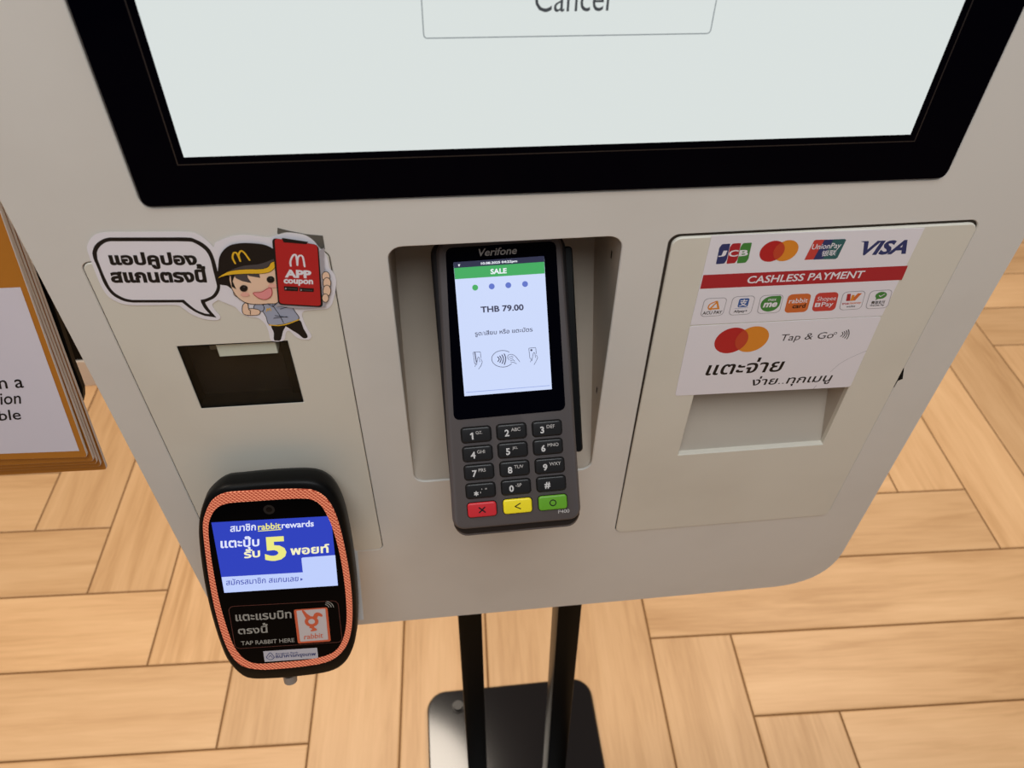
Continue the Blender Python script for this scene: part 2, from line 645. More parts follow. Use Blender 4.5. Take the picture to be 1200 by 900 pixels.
def build_floor():
    W, N, gap = 0.150, 6, 0.0032
    ang = R_(-2.42)
    c, sn = math.cos(ang), math.sin(ang)
    u0, v0 = 0.262, 0.116                       # a corner of the pattern in its own axes
    V, F, MI, UV, TONE = [], [], [], [], []
    rnd = random.Random(3)

    def add(x0, y0, x1, y1, along_x):
        x0 += gap / 2; y0 += gap / 2; x1 -= gap / 2; y1 -= gap / 2
        e = 0.0022
        i = len(V)
        ring = lambda d: [(x0 + d, y0 + d), (x1 - d, y0 + d), (x1 - d, y1 - d), (x0 + d, y1 - d)]
        pts = [(p, -0.0012) for p in ring(0)] + [(p, 0.0) for p in ring(e)]
        for (u, v), z in pts:
            V.append((u * c - v * sn, u * sn + v * c, z))
        faces = [(4, 5, 6, 7)] + [(k, (k + 1) % 4, 4 + (k + 1) % 4, 4 + k) for k in range(4)]
        ou, ov = rnd.uniform(0, 40), rnd.uniform(0, 40)
        tone = rnd.uniform(0.88, 1.05)
        for f in faces:
            F.append(tuple(i + k for k in f)); MI.append(0); TONE.append(tone)
            for k in f:
                (u, v), _ = pts[k]
                UV.append((u + ou, v + ov) if along_x else (v + ou, u + ov))

    J0, J1, I0, I1 = -26, 38, -34, 34
    # row j (towards the back), column i: (i + j) mod 12 tells the plank; k-shift fixed by the photo's stair
    S = 11
    for j in range(J0, J1):
        for i in range(I0, I1):
            s_ = (i + j + S) % (2 * N)
            if s_ == 0:
                add(u0 + i * W, v0 + j * W, u0 + (i + N) * W, v0 + (j + 1) * W, True)
            elif s_ == N:
                add(u0 + i * W, v0 + j * W, u0 + (i + 1) * W, v0 + (j + N) * W, False)
    i = len(V)
    for x, y in ((-5.2, -4.2), (5.2, -4.2), (5.2, 6), (-5.2, 6)):
        V.append((x, y, -0.0016))
    F.append((i, i + 1, i + 2, i + 3)); MI.append(1); TONE.append(1.0); UV += [(0, 0)] * 4
    me = bpy.data.meshes.new('floor')
    me.from_pydata(V, [], F)
    me.materials.append(M_WOOD); me.materials.append(M_GROUT)
    me.polygons.foreach_set('material_index', MI)
    uvl = me.uv_layers.new(name='UVMap')
    uvl.data.foreach_set('uv', [x for p in UV for x in p])
    at = me.attributes.new('tone', 'FLOAT', 'FACE')
    at.data.foreach_set('value', TONE)
    me.update()
    o = bpy.data.objects.new('floor', me)
    COL.objects.link(o)
    o['kind'] = 'structure'


build_floor()

# ------------------------------------------------------------------ dark counter far behind on the left


def build_counter():
    fr = Frame((-1.5, 1.02, 0), (1, 0, 0), (0, 0, 1), (0, -1, 0))
    t = thing('counter', fr, 'dark counter with a white plinth glimpsed on the floor behind the hanging orange sheets', 'counter')
    MB().plate(rrect(-0.9, 0.079, 0.75, 0.92, 0.004, 2), -0.45, -0.004, M_COUNTER, 0.002).build('cabinet_front', t)
    MB().plate([(-0.9, 0), (0.75, 0), (0.75, 0.079), (-0.9, 0.079)], -0.40, 0.0, M_PLINTH, 0.001).build('plinth', t, label='white plinth')
    MB().plate(rrect(-0.92, 0.92, 0.77, 0.95, 0.004, 2), -0.47, 0.015, M_COUNTER, 0.003).build('countertop', t)


build_counter()

# ------------------------------------------------------------------ the kiosk

KIOSK = thing('self_order_kiosk', PANEL, 'white self-order kiosk with a black-framed bright touch screen, standing on two black legs', 'kiosk')

NICHE = rrect(-0.1000, 0.8365, 0.0408, 1.0585, 0.009)
LDOOR = [(-0.2713, 0.7478), (-0.1337, 0.7478), (-0.1342, 1.0580), (-0.2708, 1.0580)]
LDOOR = rrect(-0.2711, 0.7478, -0.1339, 1.0580, 0.005)
RDOOR = rrect(0.0712, 0.7447, 0.2680, 1.0560, 0.006)
BEZEL = [(-0.2268, 1.0921), (0.2312, 1.0883), (0.2312, 1.86), (-0.2268, 1.86)]


def round_poly(p, r, n=5):
    out = []
    for i in range(len(p)):
        a, b, c = np.array(p[i - 1]), np.array(p[i]), np.array(p[(i + 1) % len(p)])
        e1 = (a - b) / np.hypot(*(a - b)); e2 = (c - b) / np.hypot(*(c - b))
        rr = r[i] if isinstance(r, (list, tuple)) else r
        p0, p2 = b + e1 * rr, b + e2 * rr
        for k in range(n + 1):
            t = k / n
            out.append(tuple((1 - t) ** 2 * p0 + 2 * t * (1 - t) * (b * 0.92 + (p0 + p2) / 2 * 0.08) + t * t * p2))
    return out


def build_kiosk():
    outline = round_poly([(-0.2955, 0.6185), (0.3072, 0.6185), (0.3050, 1.93), (-0.2990, 1.93)], [0.055, 0.056, 0.03, 0.03], 9)
    body = MB()
    bez = ccw(round_poly(BEZEL, 0.006))
    ldh, rdh = offset(ccw(LDOOR), 0.0005), offset(ccw(RDOOR), 0.0006)
    rdh = [(x + (0.0003 if x > 0.2 else 0) - (0.0012 * max(0, (y - 0.76) / 0.3) if x < 0.1 else 0), y + (0.0010 if y > 1.0 else -0.0003)) for x, y in rdh]
    body.plate(outline, -0.115, 0.0, M_BODY, 0.0006, holes=(NICHE, ldh, rdh, offset(bez, 0.0006)), hole_depth=0.0014)
    body.build('body', KIOSK, smooth=35)

    # touch screen
    ts = MB().plate(bez, -0.004, 0.0016, M_BEZEDGE, 0.0011, mtop=M_GLASSB).build('touch_screen', KIOSK)
    disp = [(-0.1970, 1.1211), (0.1970, 1.1183), (0.1970, 1.815), (-0.1970, 1.815)]
    fr_ = MB()
    for k in range(4):
        pass
    rim = offset(ccw(disp), 0.0042)
    fr_.flat(stroke(rim, 0.0006, True), 0.0016 + LAYER, M_BEZEDGE).build('viewing_frame', ts)
    MB().one(disp, 0.0016 + 2 * LAYER, M_SCREEN).build('display', ts, label='bright white display')
    k = crop(480, 0, 3.158)
    b0, b1 = PANEL.px(k([(53, 142), (1112, 124)]), 0.0018)
    bt = MB().flat(stroke(round_poly([(b0[0], b0[1]), (b1[0], b1[1]), (b1[0], b1[1] + 0.066), (b0[0], b0[1] + 0.066)], 0.0018), 0.0005, True), 0.0016 + 3 * LAYER, M_SCRLINE)
    bt.build('button_outline', ts)
    bl, br = PANEL.px(k([(462, 46), (735, 41)]), 0.0018)
    MB().text('Cancel', 0.0016 + 3 * LAYER, M_SCRTEXT, bl, br, (bl[0], bl[1] + 0.0127)).build('lettering', ts)

    # left door with the barcode window
    win = PANEL.px([(207.2, 406), (336.9, 399.4), (355.8, 470.9), (236, 478.2)])
    win = ccw(win)
    ld = MB().plate(LDOOR, -0.003, 0.0002, M_DOOR, 0.0005, holes=(win,), hole_depth=0.0032).build('scanner_door', KIOSK)
    wi = offset(win, -0.0002)
    rc = MB()
    M_SLOT = mat('scanner_black', (8, 8, 7), 0.5, spec=0.2)
    M_SLOTB = mat('scanner_brown', (36, 30, 27), 0.5, spec=0.2)
    rc.ring(wi[::-1], -0.013, wi[::-1], 0.0003, M_SLOT)
    rc.one(wi, -0.013, M_SLOTB)
    rc.build('scanner_recess', ld)
    xs = [p[0] for p in win]; ys = [p[1] for p in win]
    MB().box(max(xs) - 0.046, max(ys) - 0.0135, -0.0128, max(xs) - 0.009, max(ys) - 0.0002, -0.0028, mat('reflection_white', (240, 236, 226), 0.5), 0.0004).build('glass_reflection', ld, label='pale block standing in for a bright reflection in the window')  # solid pale block in place of the bright reflection on the glass
    MB().box(max(xs) - 0.053, max(ys) - 0.0135, -0.0128, max(xs) - 0.046, max(ys) - 0.0002, -0.010, mat('scanner_grey', (96, 88, 80), 0.5), 0.0004).build('scanner_shield', ld)
    MB().box(max(xs) - 0.008, min(ys) + 0.0005, -0.0128, max(xs) - 0.0002, max(ys) - 0.0002, -0.009, M_SLOT, 0.0004).build('scanner_rail', ld)
    MB().plate(offset(win, -0.0004), -0.0014, -0.0004, M_WINDOW).build('window_glass', ld)
    # right door with the slip recess
    rec = [(0.1107, 0.8478), (0.2312, 0.8478), (0.2312, 0.945), (0.1107, 0.945)]
    rd = MB().plate(RDOOR, -0.003, 0.0014, M_DOOR, 0.0006, holes=(rec,), hole_depth=0.0044).build('slip_door', KIOSK)
    ri = ccw(rec)
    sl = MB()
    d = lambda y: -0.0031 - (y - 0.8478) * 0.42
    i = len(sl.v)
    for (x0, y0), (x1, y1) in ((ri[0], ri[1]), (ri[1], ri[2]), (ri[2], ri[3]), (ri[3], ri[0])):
        sl.quad([(x0, y0, d(y0)), (x0, y0, -0.0030), (x1, y1, -0.0030), (x1, y1, d(y1))], M_RECESS_SHADE)
    sl.quad([(x, y, d(y)) for x, y in ri], M_RECESS_SHADE)
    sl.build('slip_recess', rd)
    k = crop(960, 240, 3.75)
    MB().plate(PANEL.px(k([(372, 718), (366, 764), (345, 772), (328, 802), (340, 765)])), -0.002, 0.0003, M_GAP).build('gap_chip', rd, label='small black chip at the door gap')  # dark plate set in for the dark hole at the door gap

    for par, door, hole in ((ld, LDOOR, ldh), (rd, RDOOR, rdh)):
        MB().flat([offset(ccw(hole), -0.00005), ccw(door)[::-1]], -0.0005, M_GAPSHADE).build('gap_shade', par)  # dark strip laid around each door as the shade in its gap
    # niche that holds the card terminal
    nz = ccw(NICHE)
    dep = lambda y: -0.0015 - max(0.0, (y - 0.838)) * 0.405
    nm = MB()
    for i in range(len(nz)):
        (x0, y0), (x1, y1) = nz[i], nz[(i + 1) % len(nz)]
        nm.quad([(x0, y0, dep(y0)), (x0, y0, -0.0014), (x1, y1, -0.0014), (x1, y1, dep(y1))], M_RECESS_SHADE)
    nm.quad([(x, y, dep(y)) for x, y in nz], M_RECESS_SHADE)
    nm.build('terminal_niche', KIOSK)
    for (x, y) in ((0.0404, 1.031), (0.0404, 0.915)):
        h = -0.020 if y > 1 else -0.012
        s = MB()
        s.quad([(x, y - 0.003, h - 0.0012), (x, y + 0.003, h - 0.0012), (x, y + 0.003, h + 0.0012), (x, y - 0.003, h + 0.0012)], M_GAP)
        s.build('slot', KIOSK)

    # legs, lean a few degrees, on a gloss black base plate
    for x0, x1 in ((-0.0735, -0.0465), (0.0415, 0.0690)):
        lg = MB()
        ht, hb = -0.066, 0.004
        top, bot = 0.625, 0.010
        dpt = 0.035
        ch = 0.001
        sec = lambda hh: rrect(x0, hh - dpt, x1, hh, 0.0012, 2)
        a = sec(hb); b = sec(ht)
        n = len(a)
        lg.v += [(x, bot, h) for x, h in a] + [(x, top, h) for x, h in b]
        for j in range(n):
            j2 = (j + 1) % n
            lg.f.append((j, j2, n + j2, n + j)[::-1]); lg.m.append(lg.mi(M_BLACKLEG))
        lg.build('leg', KIOSK, smooth=40)
    bp_ = MB()
    fr = rrect(-0.136, -0.19, 0.146, 0.27, 0.032, 8)     # a, h in the floor plane
    o = ccw(fr)
    inn = offset(o, -0.0025)
    n = len(o)
    bp_.v += [(x, 0.0, h) for x, h in o] + [(x, 0.0085, h) for x, h in o] + [(x, 0.011, h) for x, h in inn]
    for r in range(2):
        for j in range(n):
            j2 = (j + 1) % n
            bp_.f.append((r * n + j, r * n + j2, r * n + n + j2, r * n + n + j)[::-1]); bp_.m.append(bp_.mi(M_BLACKGLOSS))
    bp_.f.append(tuple(2 * n + j for j in range(n))[::-1]); bp_.m.append(0)
    bpo = bp_.build('base_plate', KIOSK, smooth=30)
    for (x, h) in ((-0.0840, -0.160),):
        bo = MB()
        for rr, y0, y1 in ((0.011, 0.0108, 0.0135), (0.0085, 0.0135, 0.020)):
            A = ell(x, h, rr, n=20); n = len(A); i = len(bo.v)
            bo.v += [(p, y0, q) for p, q in A] + [(p, y1, q) for p, q in ell(x, h, rr * 0.93, n=20)]
            for j in range(n):
                j2 = (j + 1) % n
                bo.f.append((i + j, i + j2, i + n + j2, i + n + j)[::-1]); bo.m.append(bo.mi(M_STEEL))
            bo.f.append(tuple(i + n + j for j in range(n))[::-1]); bo.m.append(0)
        bo.build('bolt', bpo, smooth=40)


build_kiosk()

# ------------------------------------------------------------------ card terminal in the niche


def build_terminal():
    X = CAM_P + 1.17 * (np.array([-0.03742056, -0.06016113, 1.04455602]) - CAM_P)
    T = tilted(X, R_(35.08341931), R_(-1.400944), R_(1.88167378))
    t = thing('card_terminal', T, 'dark grey card payment terminal with lit sale screen, tilted in the kiosk niche', 'card terminal')
    k4 = crop(490, 270, 5.0)
    k5 = crop(490, 450, 4.7375)
    L = LAYER
    # shells
    back = rrect(-0.0430, -0.1405, 0.0440, 0.0575, 0.010, 6)
    front = ccw(round_poly([(-0.0407, -0.1325), (0.0415, -0.1325), (0.0388, 0.0550), (-0.0366, 0.0550)], [0.006, 0.006, 0.007, 0.007], 6))
    sh = MB()
    bb = ccw(back)
    sh.loft([(offset(bb, -0.010), -0.038), (offset(bb, -0.002), -0.026), (bb, -0.014), (offset(bb, -0.0004), -0.0068), (offset(bb, -0.0022), -0.0048)], M_PLASTIC_D)
    sh.build('rear_shell', t, smooth=50)
    f2 = MB()
    glass_px = k4([(160, 104), (806, 62)]) + k5([(818, 145), (198, 202)])
    gl = T.px(glass_px)
    glass = ccw(round_poly(gl, 0.0042, 5))
    fo = [(-0.0412, -0.1352), (0.0420, -0.1352)]
    f2.loft([(offset(front, 0.0026), -0.0052), (offset(front, 0.0012), -0.0014), (front, -0.0002)], M_PLASTIC)
    f2.build('front_shell', t, smooth=50)
    # lip of the card slot below the front shell
    MB().plate(rrect(-0.0418, -0.1408, 0.0428, -0.1150, 0.0085, 6), -0.0115, -0.0060, M_PLASTIC, 0.0010).build('card_slot_lip', t)
    # stripe reader along the right side
    rl = rrect(0.0432, -0.0905, 0.0490, 0.0480, 0.0027, 6)
    MB().loft([(rl, -0.026), (rl, -0.013), (offset(ccw(rl), -0.0008), -0.012)], M_BLACKBODY).build('stripe_reader', t, smooth=40, label='black card stripe reader')
    # glass and display
    g = MB().plate(glass, -0.0004, 0.0004, M_GLASSB, 0.0003).build('screen_glass', t, label='black glass')
    h = 0.0004
    E = lambda name, c: mat('terminal_' + name, c, 0.3, spec=0.2, emit=1.0)
    d = MB()
    dq = T.px(k4([(207, 187), (737, 150)]) + k5([(742, 28), (257, 67)]))
    d.one(dq, h + L, E('pale_blue', (204, 217, 250)))
    d.one(T.px(k4([(207, 187), (737, 150), (738.5, 184), (210.5, 221)])), h + 2 * L, E('navy', (34, 36, 66)))
    d.one(T.px(k4([(210.5, 221), (738.5, 184), (741.5, 252), (216, 286)])), h + 2 * L, E('green', (62, 168, 92)))
    r = 0.00185
    for i, c in enumerate(((334, 335), (431, 328), (528, 321), (626, 314))):
        (a, b), = T.px(k4([c]))
        d.one(ell(a, b, r), h + 2 * L, E('dot_green', (70, 172, 96)) if i == 0 else E('dot_blue', (96, 116, 200)))
    l0, l1 = T.px(crop(540, 380, 10)([(65, 797), (1038, 716)]))
    d.flat(stroke([l0, l1], 0.0003), h + 2 * L, E('line_blue', (130, 150, 214)))
    d.build('display', g, label='lit display')
    tx = MB()
    W, D = E('white', (240, 244, 252)), E('dark', (58, 58, 84))
    P = lambda pts: T.px(k4(pts))
    tx.text('10.08.2025 04:22pm', h + 3 * L, W, *P([(368, 205), (580, 190), (368, 187)]), bold=0.03)
    tx.text('SALE', h + 3 * L, W, *P([(424, 257), (519, 251), (423, 226)]), bold=0.03)
    tx.text('THB 79.00', h + 3 * L, D, *P([(368, 483), (619, 468), (365, 446)]), bold=0.03)
    tx.text('รูด/เสียบ หรือ แตะบัตร', h + 3 * L, D, *P([(334, 626), (671, 600), (332, 590)]), bold=0.01)
    wp = P([(233, 199), (246, 198), (240, 213)])
    tx.one(wp, h + 3 * L, W)
    tx.build('lettering', g)
    ic = MB()
    kz = crop(540, 380, 10)
    w = 0.00030
    Q = lambda pts: T.px(kz(pts))
    def st(pts, ww=w, closed=False, sp=False):
        p = Q(pts)
        if sp:
            p = spline(p, closed, 4)
        ic.flat(stroke(p, ww, closed), h + 3 * L, D)
    st([(162, 462), (145, 330), (150, 325), (225, 322), (230, 330), (236, 392)])
    st([(165, 328), (182, 440)], 0.0006)
    st([(185, 475), (197, 392), (207, 382), (216, 392), (222, 440)])
    st([(236, 405), (252, 440), (236, 485), (208, 524)])
    st([(165, 495), (178, 458), (160, 455)])
    st([(822, 405), (808, 395), (796, 285), (802, 278), (872, 272), (878, 280), (884, 345)])
    (a, b), = Q([(826, 302)]); ic.one(ell(a, b, 0.0007, n=12), h + 3 * L, D)
    st([(832, 425), (848, 340), (858, 330), (868, 340), (874, 390)])
    st([(886, 360), (900, 388), (885, 425), (858, 472)])
    st([(815, 440), (828, 408)])
    e = [(490 + 128 * math.cos(2 * math.pi * i / 40), 403 + 97 * math.sin(2 * math.pi * i / 40)) for i in range(40)]
    e = [p for p in e if not (p[0] > 560 and 330 < p[1] < 455)]
    i0 = max(range(len(e)), key=lambda i: math.hypot(e[i][0] - e[i - 1][0], e[i][1] - e[i - 1][1]))
    e = e[i0:] + e[:i0]
    st(e, 0.00035)
    for i, (x, r_) in enumerate(((432, 26), (455, 38), (482, 50), (508, 62))):
        st([(x, 408 - r_), (x + 14, 408 - r_ * 0.45), (x + 17, 408), (x + 12, 408 + r_ * 0.5), (x + 2, 408 + r_)], 0.0006, sp=True)
    st([(566, 420), (548, 385), (560, 358), (600, 352), (640, 376), (690, 438)], sp=True)
    st([(565, 385), (600, 372), (612, 378)]); st([(575, 405), (612, 392)]); st([(580, 425), (615, 415), (632, 432)])
    st([(585, 440), (620, 445), (652, 460)])
    ic.build('icons', g)
    lg = MB().text('Verifone', 0.0004 + L, mat('logo_grey', (128, 120, 114), 0.4), *P([(350, 153), (577, 138), (353, 108)]), bold=0.018, shear=0.12)
    lg.build('brand_lettering', g)
    # keys
    rows = [[(322, 280), (518, 262), (715, 245)], [(330, 385), (525, 365), (720, 347)], [(338, 487), (535, 468), (730, 452)],
            [(347, 590), (543, 570), (738, 552)], [(355, 695), (552, 675), (747, 656)]]
    legends = [[('1', 'QZ.'), ('2', 'ABC'), ('3', 'DEF')], [('4', 'GHI'), ('5', 'JKL'), ('6', 'MNO')], [('7', 'PRS'), ('8', 'TUV'), ('9', 'WXY')],
               [('*', ",'\""), ('0', '-SP'), ('#', '')], [('X', ''), ('<', ''), ('O', '')]]
    kw, kh = 0.0192, 0.0100
    wells = MB()
    for rr in range(5):
        for cc in range(3):
            (a, b), = T.px(k5([rows[rr][cc]]))
            m = M_KEYB if rr < 4 else (M_KEYR, M_KEYY, M_KEYG)[cc]
            kk = MB()
            o = ccw(rrect(a - kw / 2, b - kh / 2, a + kw / 2, b + kh / 2, 0.0021, 5))
            wells.flat([offset(o, 0.0005)], L, M_GAP)
            kk.loft([(o, -0.0002), (o, 0.0008), (offset(o, -0.0004), 0.0013), (offset(o, -0.0010), 0.0014)], m)
            lab = {0: 'red cancel key', 1: 'yellow backspace key', 2: 'green enter key'}[cc] if rr == 4 else None
            ko = kk.build('key', t, smooth=50, label=lab)
            lt = MB()
            hh = 0.0014 + L
            n_, l_ = legends[rr][cc]
            if rr < 4:
                hgt = 0.0046 if n_ not in '*' else 0.0034
                if n_ == '1':
                    x_, y_ = a - 0.0040, b - 0.0029
                    lt.one([(x_ + 0.0010, y_), (x_ + 0.0021, y_), (x_ + 0.0021, y_ + 0.0047), (x_ + 0.0013, y_ + 0.0047), (x_, y_ + 0.0038), (x_, y_ + 0.0029), (x_ + 0.0010, y_ + 0.0034)], hh, M_WHITEPRINT)
                else:
                    lt.text_at(n_, hh, M_WHITEPRINT, a - 0.0046, b - 0.0029 - (0.0004 if n_ == '*' else 0), hgt, bold=0.03)
                if n_ == '*':
                    lt.text_at(",", hh, M_GREYPRINT, a - 0.0006, b - 0.0018, 0.0013)
                    lt.text_at("'", hh, M_GREYPRINT, a + 0.0006, b + 0.0006, 0.0010)
                    lt.text_at('"', hh, M_GREYPRINT, a + 0.0030, b + 0.0006, 0.0011)
                elif l_:
                    lt.text_at(l_, hh, M_GREYPRINT, a - 0.0003, b + 0.0002, 0.0023, bold=0.01)
            elif cc == 0:
                lt.flat(stroke([(a - 0.0019, b - 0.0017), (a + 0.0019, b + 0.0017)], 0.0009), hh, M_BLACKPRINT)
                lt.flat(stroke([(a - 0.0019, b + 0.0017), (a + 0.0019, b - 0.0017)], 0.0009), hh + L, M_BLACKPRINT)
            elif cc == 1:
                lt.flat(stroke([(a + 0.0018, b + 0.0019), (a - 0.0018, b), (a + 0.0018, b - 0.0019)], 0.0007), hh, M_BLACKPRINT)
            else:
                lt.flat(stroke(ell(a, b, 0.0020, n=24), 0.0007, True), hh, M_BLACKPRINT)
            lt.build('legend', ko)
    wells.build('key_wells', t)
    MB().text('P400', L, M_GREYPRINT, *T.px(k5([(778, 719), (840, 713), (777, 699)])), bold=0.01).build('model_lettering', t)
    # mount between the back of the terminal and the niche
    mo = MB().plate(rrect(-0.022, -0.075, 0.022, 0.035, 0.004, 3), -0.060, -0.0375, M_PLASTIC_D, 0.001)
    mo.build('mount', t)


build_terminal()

# ------------------------------------------------------------------ tap reader on the lower left


def build_reader():
    C1 = np.array([-0.2202, -0.0068, 0.7623])
    kq = 0.085 / 0.095
    X = CAM_P + kq * (C1 - CAM_P)
    T = tilted(X, R_(20), R_(0.1033402), R_(-1.78021686))
    t = thing('tap_reader', T, 'black rounded tap reader with a glowing orange ring, low on the left of the kiosk', 'card reader')
    L = LAYER
    k = crop(220, 530, 3.214)
    ro = ccw(spline(T.px(k([(56, 290), (64, 235), (90, 182), (135, 154), (200, 146), (300, 140), (430, 138), (480, 145), (520, 170), (550, 215), (576, 290), (600, 400), (615, 500), (621, 600), (615, 680), (595, 735), (555, 775), (500, 796), (400, 810), (300, 818), (238, 814), (195, 798), (162, 762), (136, 710), (111, 630), (90, 540), (72, 430)])), True, 4))
    ri = ccw(spline(T.px(k([(78, 290), (88, 240), (115, 205), (160, 190), (250, 183), (340, 177), (430, 173), (470, 178), (500, 197), (524, 235), (547, 290), (572, 380), (589, 480), (598, 580), (597, 650), (584, 705), (560, 743), (520, 765), (450, 780), (350, 790), (270, 795), (226, 785), (196, 760), (170, 720), (145, 650), (122, 570), (103, 480), (88, 390)])), True, 4))
    fo = ccw(spline(T.px(k([(44, 300), (50, 225), (76, 160), (130, 118), (200, 108), (300, 98), (430, 92), (500, 102), (550, 140), (585, 210), (606, 300), (622, 400), (633, 500), (638, 600), (633, 690), (615, 750), (580, 793), (525, 817), (420, 832), (320, 840), (240, 840), (195, 818), (152, 768), (125, 705), (98, 620), (76, 530), (58, 430)]), -0.006), True, 4))
    N = 120

    def resample(p, n):
        q = np.array(p + [p[0]]); s = np.r_[0, np.cumsum(np.hypot(*np.diff(q, axis=0).T))]
        tt = np.linspace(0, s[-1], n, endpoint=False)
        return [(float(np.interp(x, s, q[:, 0])), float(np.interp(x, s, q[:, 1]))) for x in tt]

    def align(p):
        c = np.mean(np.array(p), 0)
        i = min(range(len(p)), key=lambda j: abs(math.atan2(p[j][1] - c[1], p[j][0] - c[0])))
        return resample(p[i:] + p[:i], N)

    fo, ro, ri = align(fo), align(ro), align(ri)
    hs = MB()
    hs.loft([(offset(fo, -0.006), -0.0255), (offset(fo, -0.0008), -0.020), (offset(fo, 0.0006), -0.014), (offset(fo, 0.0002), -0.006), (offset(fo, -0.0006), -0.0022), (offset(fo, -0.0026), -0.0006), (ro, -0.0004)], M_BLACKBODY)
    hs.build('housing', t, smooth=60)
    rg = MB()
    rg.ring(ro, -0.0006, offset(ro, -0.0004), 0.0006, M_RING)
    rg.ring(offset(ro, -0.0004), 0.0006, ri, 0.0004, M_RING)
    rg.build('light_ring', t, smooth=40, label='glowing orange ring')
    g = MB().flat([ri], 0.0003, M_READERGLASS).build('face_glass', t, label='glossy black face')
    h = 0.0003
    E = lambda name, c: mat('reader_' + name, c, 0.3, spec=0.2, emit=1.0)
    k1 = crop(250, 600, 8.0)
    P = lambda pts: T.px(k1(pts))
    (ca, cb), = T.px(crop(220, 530, 5.4545)([(520, 365)]))
    le = MB()
    le.one(ell(ca, cb, 0.0040), h + L, mat('lens_ring', (22, 20, 20), 0.3)); le.one(ell(ca, cb, 0.0022), h + 2 * L, mat('lens_dark', (6, 6, 8), 0.05))
    le.build('camera_lens', g)
    d = MB()
    q = T.px([(247.8, 612), (387.8, 604.4), (396.2, 685.6), (262.9, 694.4)])
    d.one(q, h + L, E('blue', (40, 62, 188)))
    d.flat([ccw(P([(78, 607), (840, 562), (826, 432), (836, 424), (1143, 401), (1168, 686), (104, 754)]))], h + 2 * L, E('ice_blue', (190, 206, 252)))
    d.build('display', g, label='lit blue display')
    W, Y, B = E('white', (226, 232, 255)), E('yellow', (236, 232, 130)), E('deep_blue', (56, 70, 170))
    x = MB()
    hh = h + 3 * L
    x.text('สมาชิก', hh, W, *P([(160, 184), (400, 168), (158, 118)]), bold=0.02)
    x.text('rabbit', hh, Y, *P([(420, 167), (632, 152), (418, 108)]), bold=0.02)
    x.flat(stroke(P([(424, 176), (636, 160)]), 0.0007), hh, Y)
    x.text('rewards', hh, W, *P([(642, 151), (943, 132), (640, 93)]), bold=0.02)
    x.text('แตะปุ๊บ', hh, W, *P([(72, 364), (434, 345), (66, 236)]), bold=0.025)
    x.text('รับ', hh + L, mat('reader_cream', (244, 240, 196), 0.3, spec=0.2, emit=1.0), *P([(290, 432), (442, 418), (284, 346)]), bold=0.03)
    x.text('5', hh, Y, *P([(490, 460), (692, 447), (470, 234)]), bold=0.035)
    x.text('พอยท์', hh, mat('reader_cream', (0, 0, 0)), *P([(726, 402), (1090, 378), (720, 318)]), bold=0.03)
    x.text('สมัครสมาชิก สแกนเลย', hh, B, *P([(122, 684), (798, 645), (119, 626)]), bold=0.008)
    x.one(P([(816, 614), (842, 627), (819, 642)]), hh, B)
    x.build('display_lettering', g)
    # printed card target
    k2 = crop(260, 700, 8.0)
    P2 = lambda pts: T.px(k2(pts))
    DR, GR = mat('print_dark_red', (96, 48, 42), 0.4), mat('print_tap_grey', (150, 146, 138), 0.4)
    pr = MB()
    pr.flat(stroke(round_poly(P2([(60, 84), (1088, 28), (1130, 416), (128, 480)]), 0.0045, 6), 0.0004, True), h + L, DR)
    pr.text('แตะแรบบิท', h + L, GR, *P2([(132, 222), (655, 192), (124, 146)]), bold=0.02)
    pr.text('ตรงนี้', h + L, GR, *P2([(155, 345), (434, 328), (146, 252)]), bold=0.02)
    pr.text('TAP RABBIT HERE', h + L, GR, *P2([(183, 447), (682, 415), (179, 410)]), bold=0.01)
    for r_ in (38, 60, 82):
        arc = [(965 + r_ * math.cos(a), 92 - r_ * math.sin(a) * 0.7) for a in np.linspace(0.08, 1.4, 8)]
        pr.flat(stroke(P2(arc), 0.0006), h + L, GR)
    pr.build('tap_lettering', g)
    cd = MB()
    OR, CW = mat('print_tap_orange', (206, 92, 58), 0.4), mat('print_tap_white', (198, 186, 184), 0.4)
    cd.one(round_poly(P2([(675, 113), (990, 90), (1022, 408), (714, 430)]), 0.0016), h + 2 * L, OR)
    cd.one(round_poly(P2([(700, 122), (970, 102), (998, 392), (736, 412)]), 0.0008), h + 3 * L, CW)
    cd.one(spline(P2([(750, 122), (768, 118), (800, 150), (835, 178), (800, 200), (768, 158)]), True, 4), h + 4 * L, OR)
    cd.one(spline(P2([(858, 185), (866, 152), (890, 138), (920, 142), (945, 164), (935, 178), (905, 170), (892, 192)]), True, 4), h + 4 * L, OR)
    (a, b), = P2([(842, 222)])
    cd.flat([ell(a, b, 0.0053), ell(a, b, 0.0026)[::-1]], h + 5 * L, OR)
    cd.one(spline(P2([(835, 262), (862, 260), (866, 275), (890, 292), (886, 306), (838, 314), (835, 302), (848, 296), (842, 286), (822, 282), (822, 274)]), True, 3), h + 6 * L, OR)
    cd.text('rabbit', h + 4 * L, OR, *P2([(772, 390), (950, 374), (768, 342)]), bold=0.01, shear=0.1)
    cd.build('card_emblem', g, label='orange-framed card emblem')
    bk = MB()
    bk.one(P2([(388, 503), (893, 470), (905, 568), (402, 602)]), h + L, mat('bank_label', (186, 182, 190), 0.4))
    bk.text('Bangkok Bank', h + 2 * L, M_NAVY, *P2([(505, 537), (718, 523), (503, 520)]), bold=0.02)
    bk.text('ธนาคารกรุงเทพ', h + 2 * L, M_NAVY, *P2([(508, 576), (883, 552), (503, 541)]), bold=0.03)
    bk.flat(stroke(spline(P2([(455, 516), (478, 540), (492, 560), (458, 582), (420, 562), (432, 538)]), True, 3), 0.0006, True), h + 2 * L, M_NAVY)
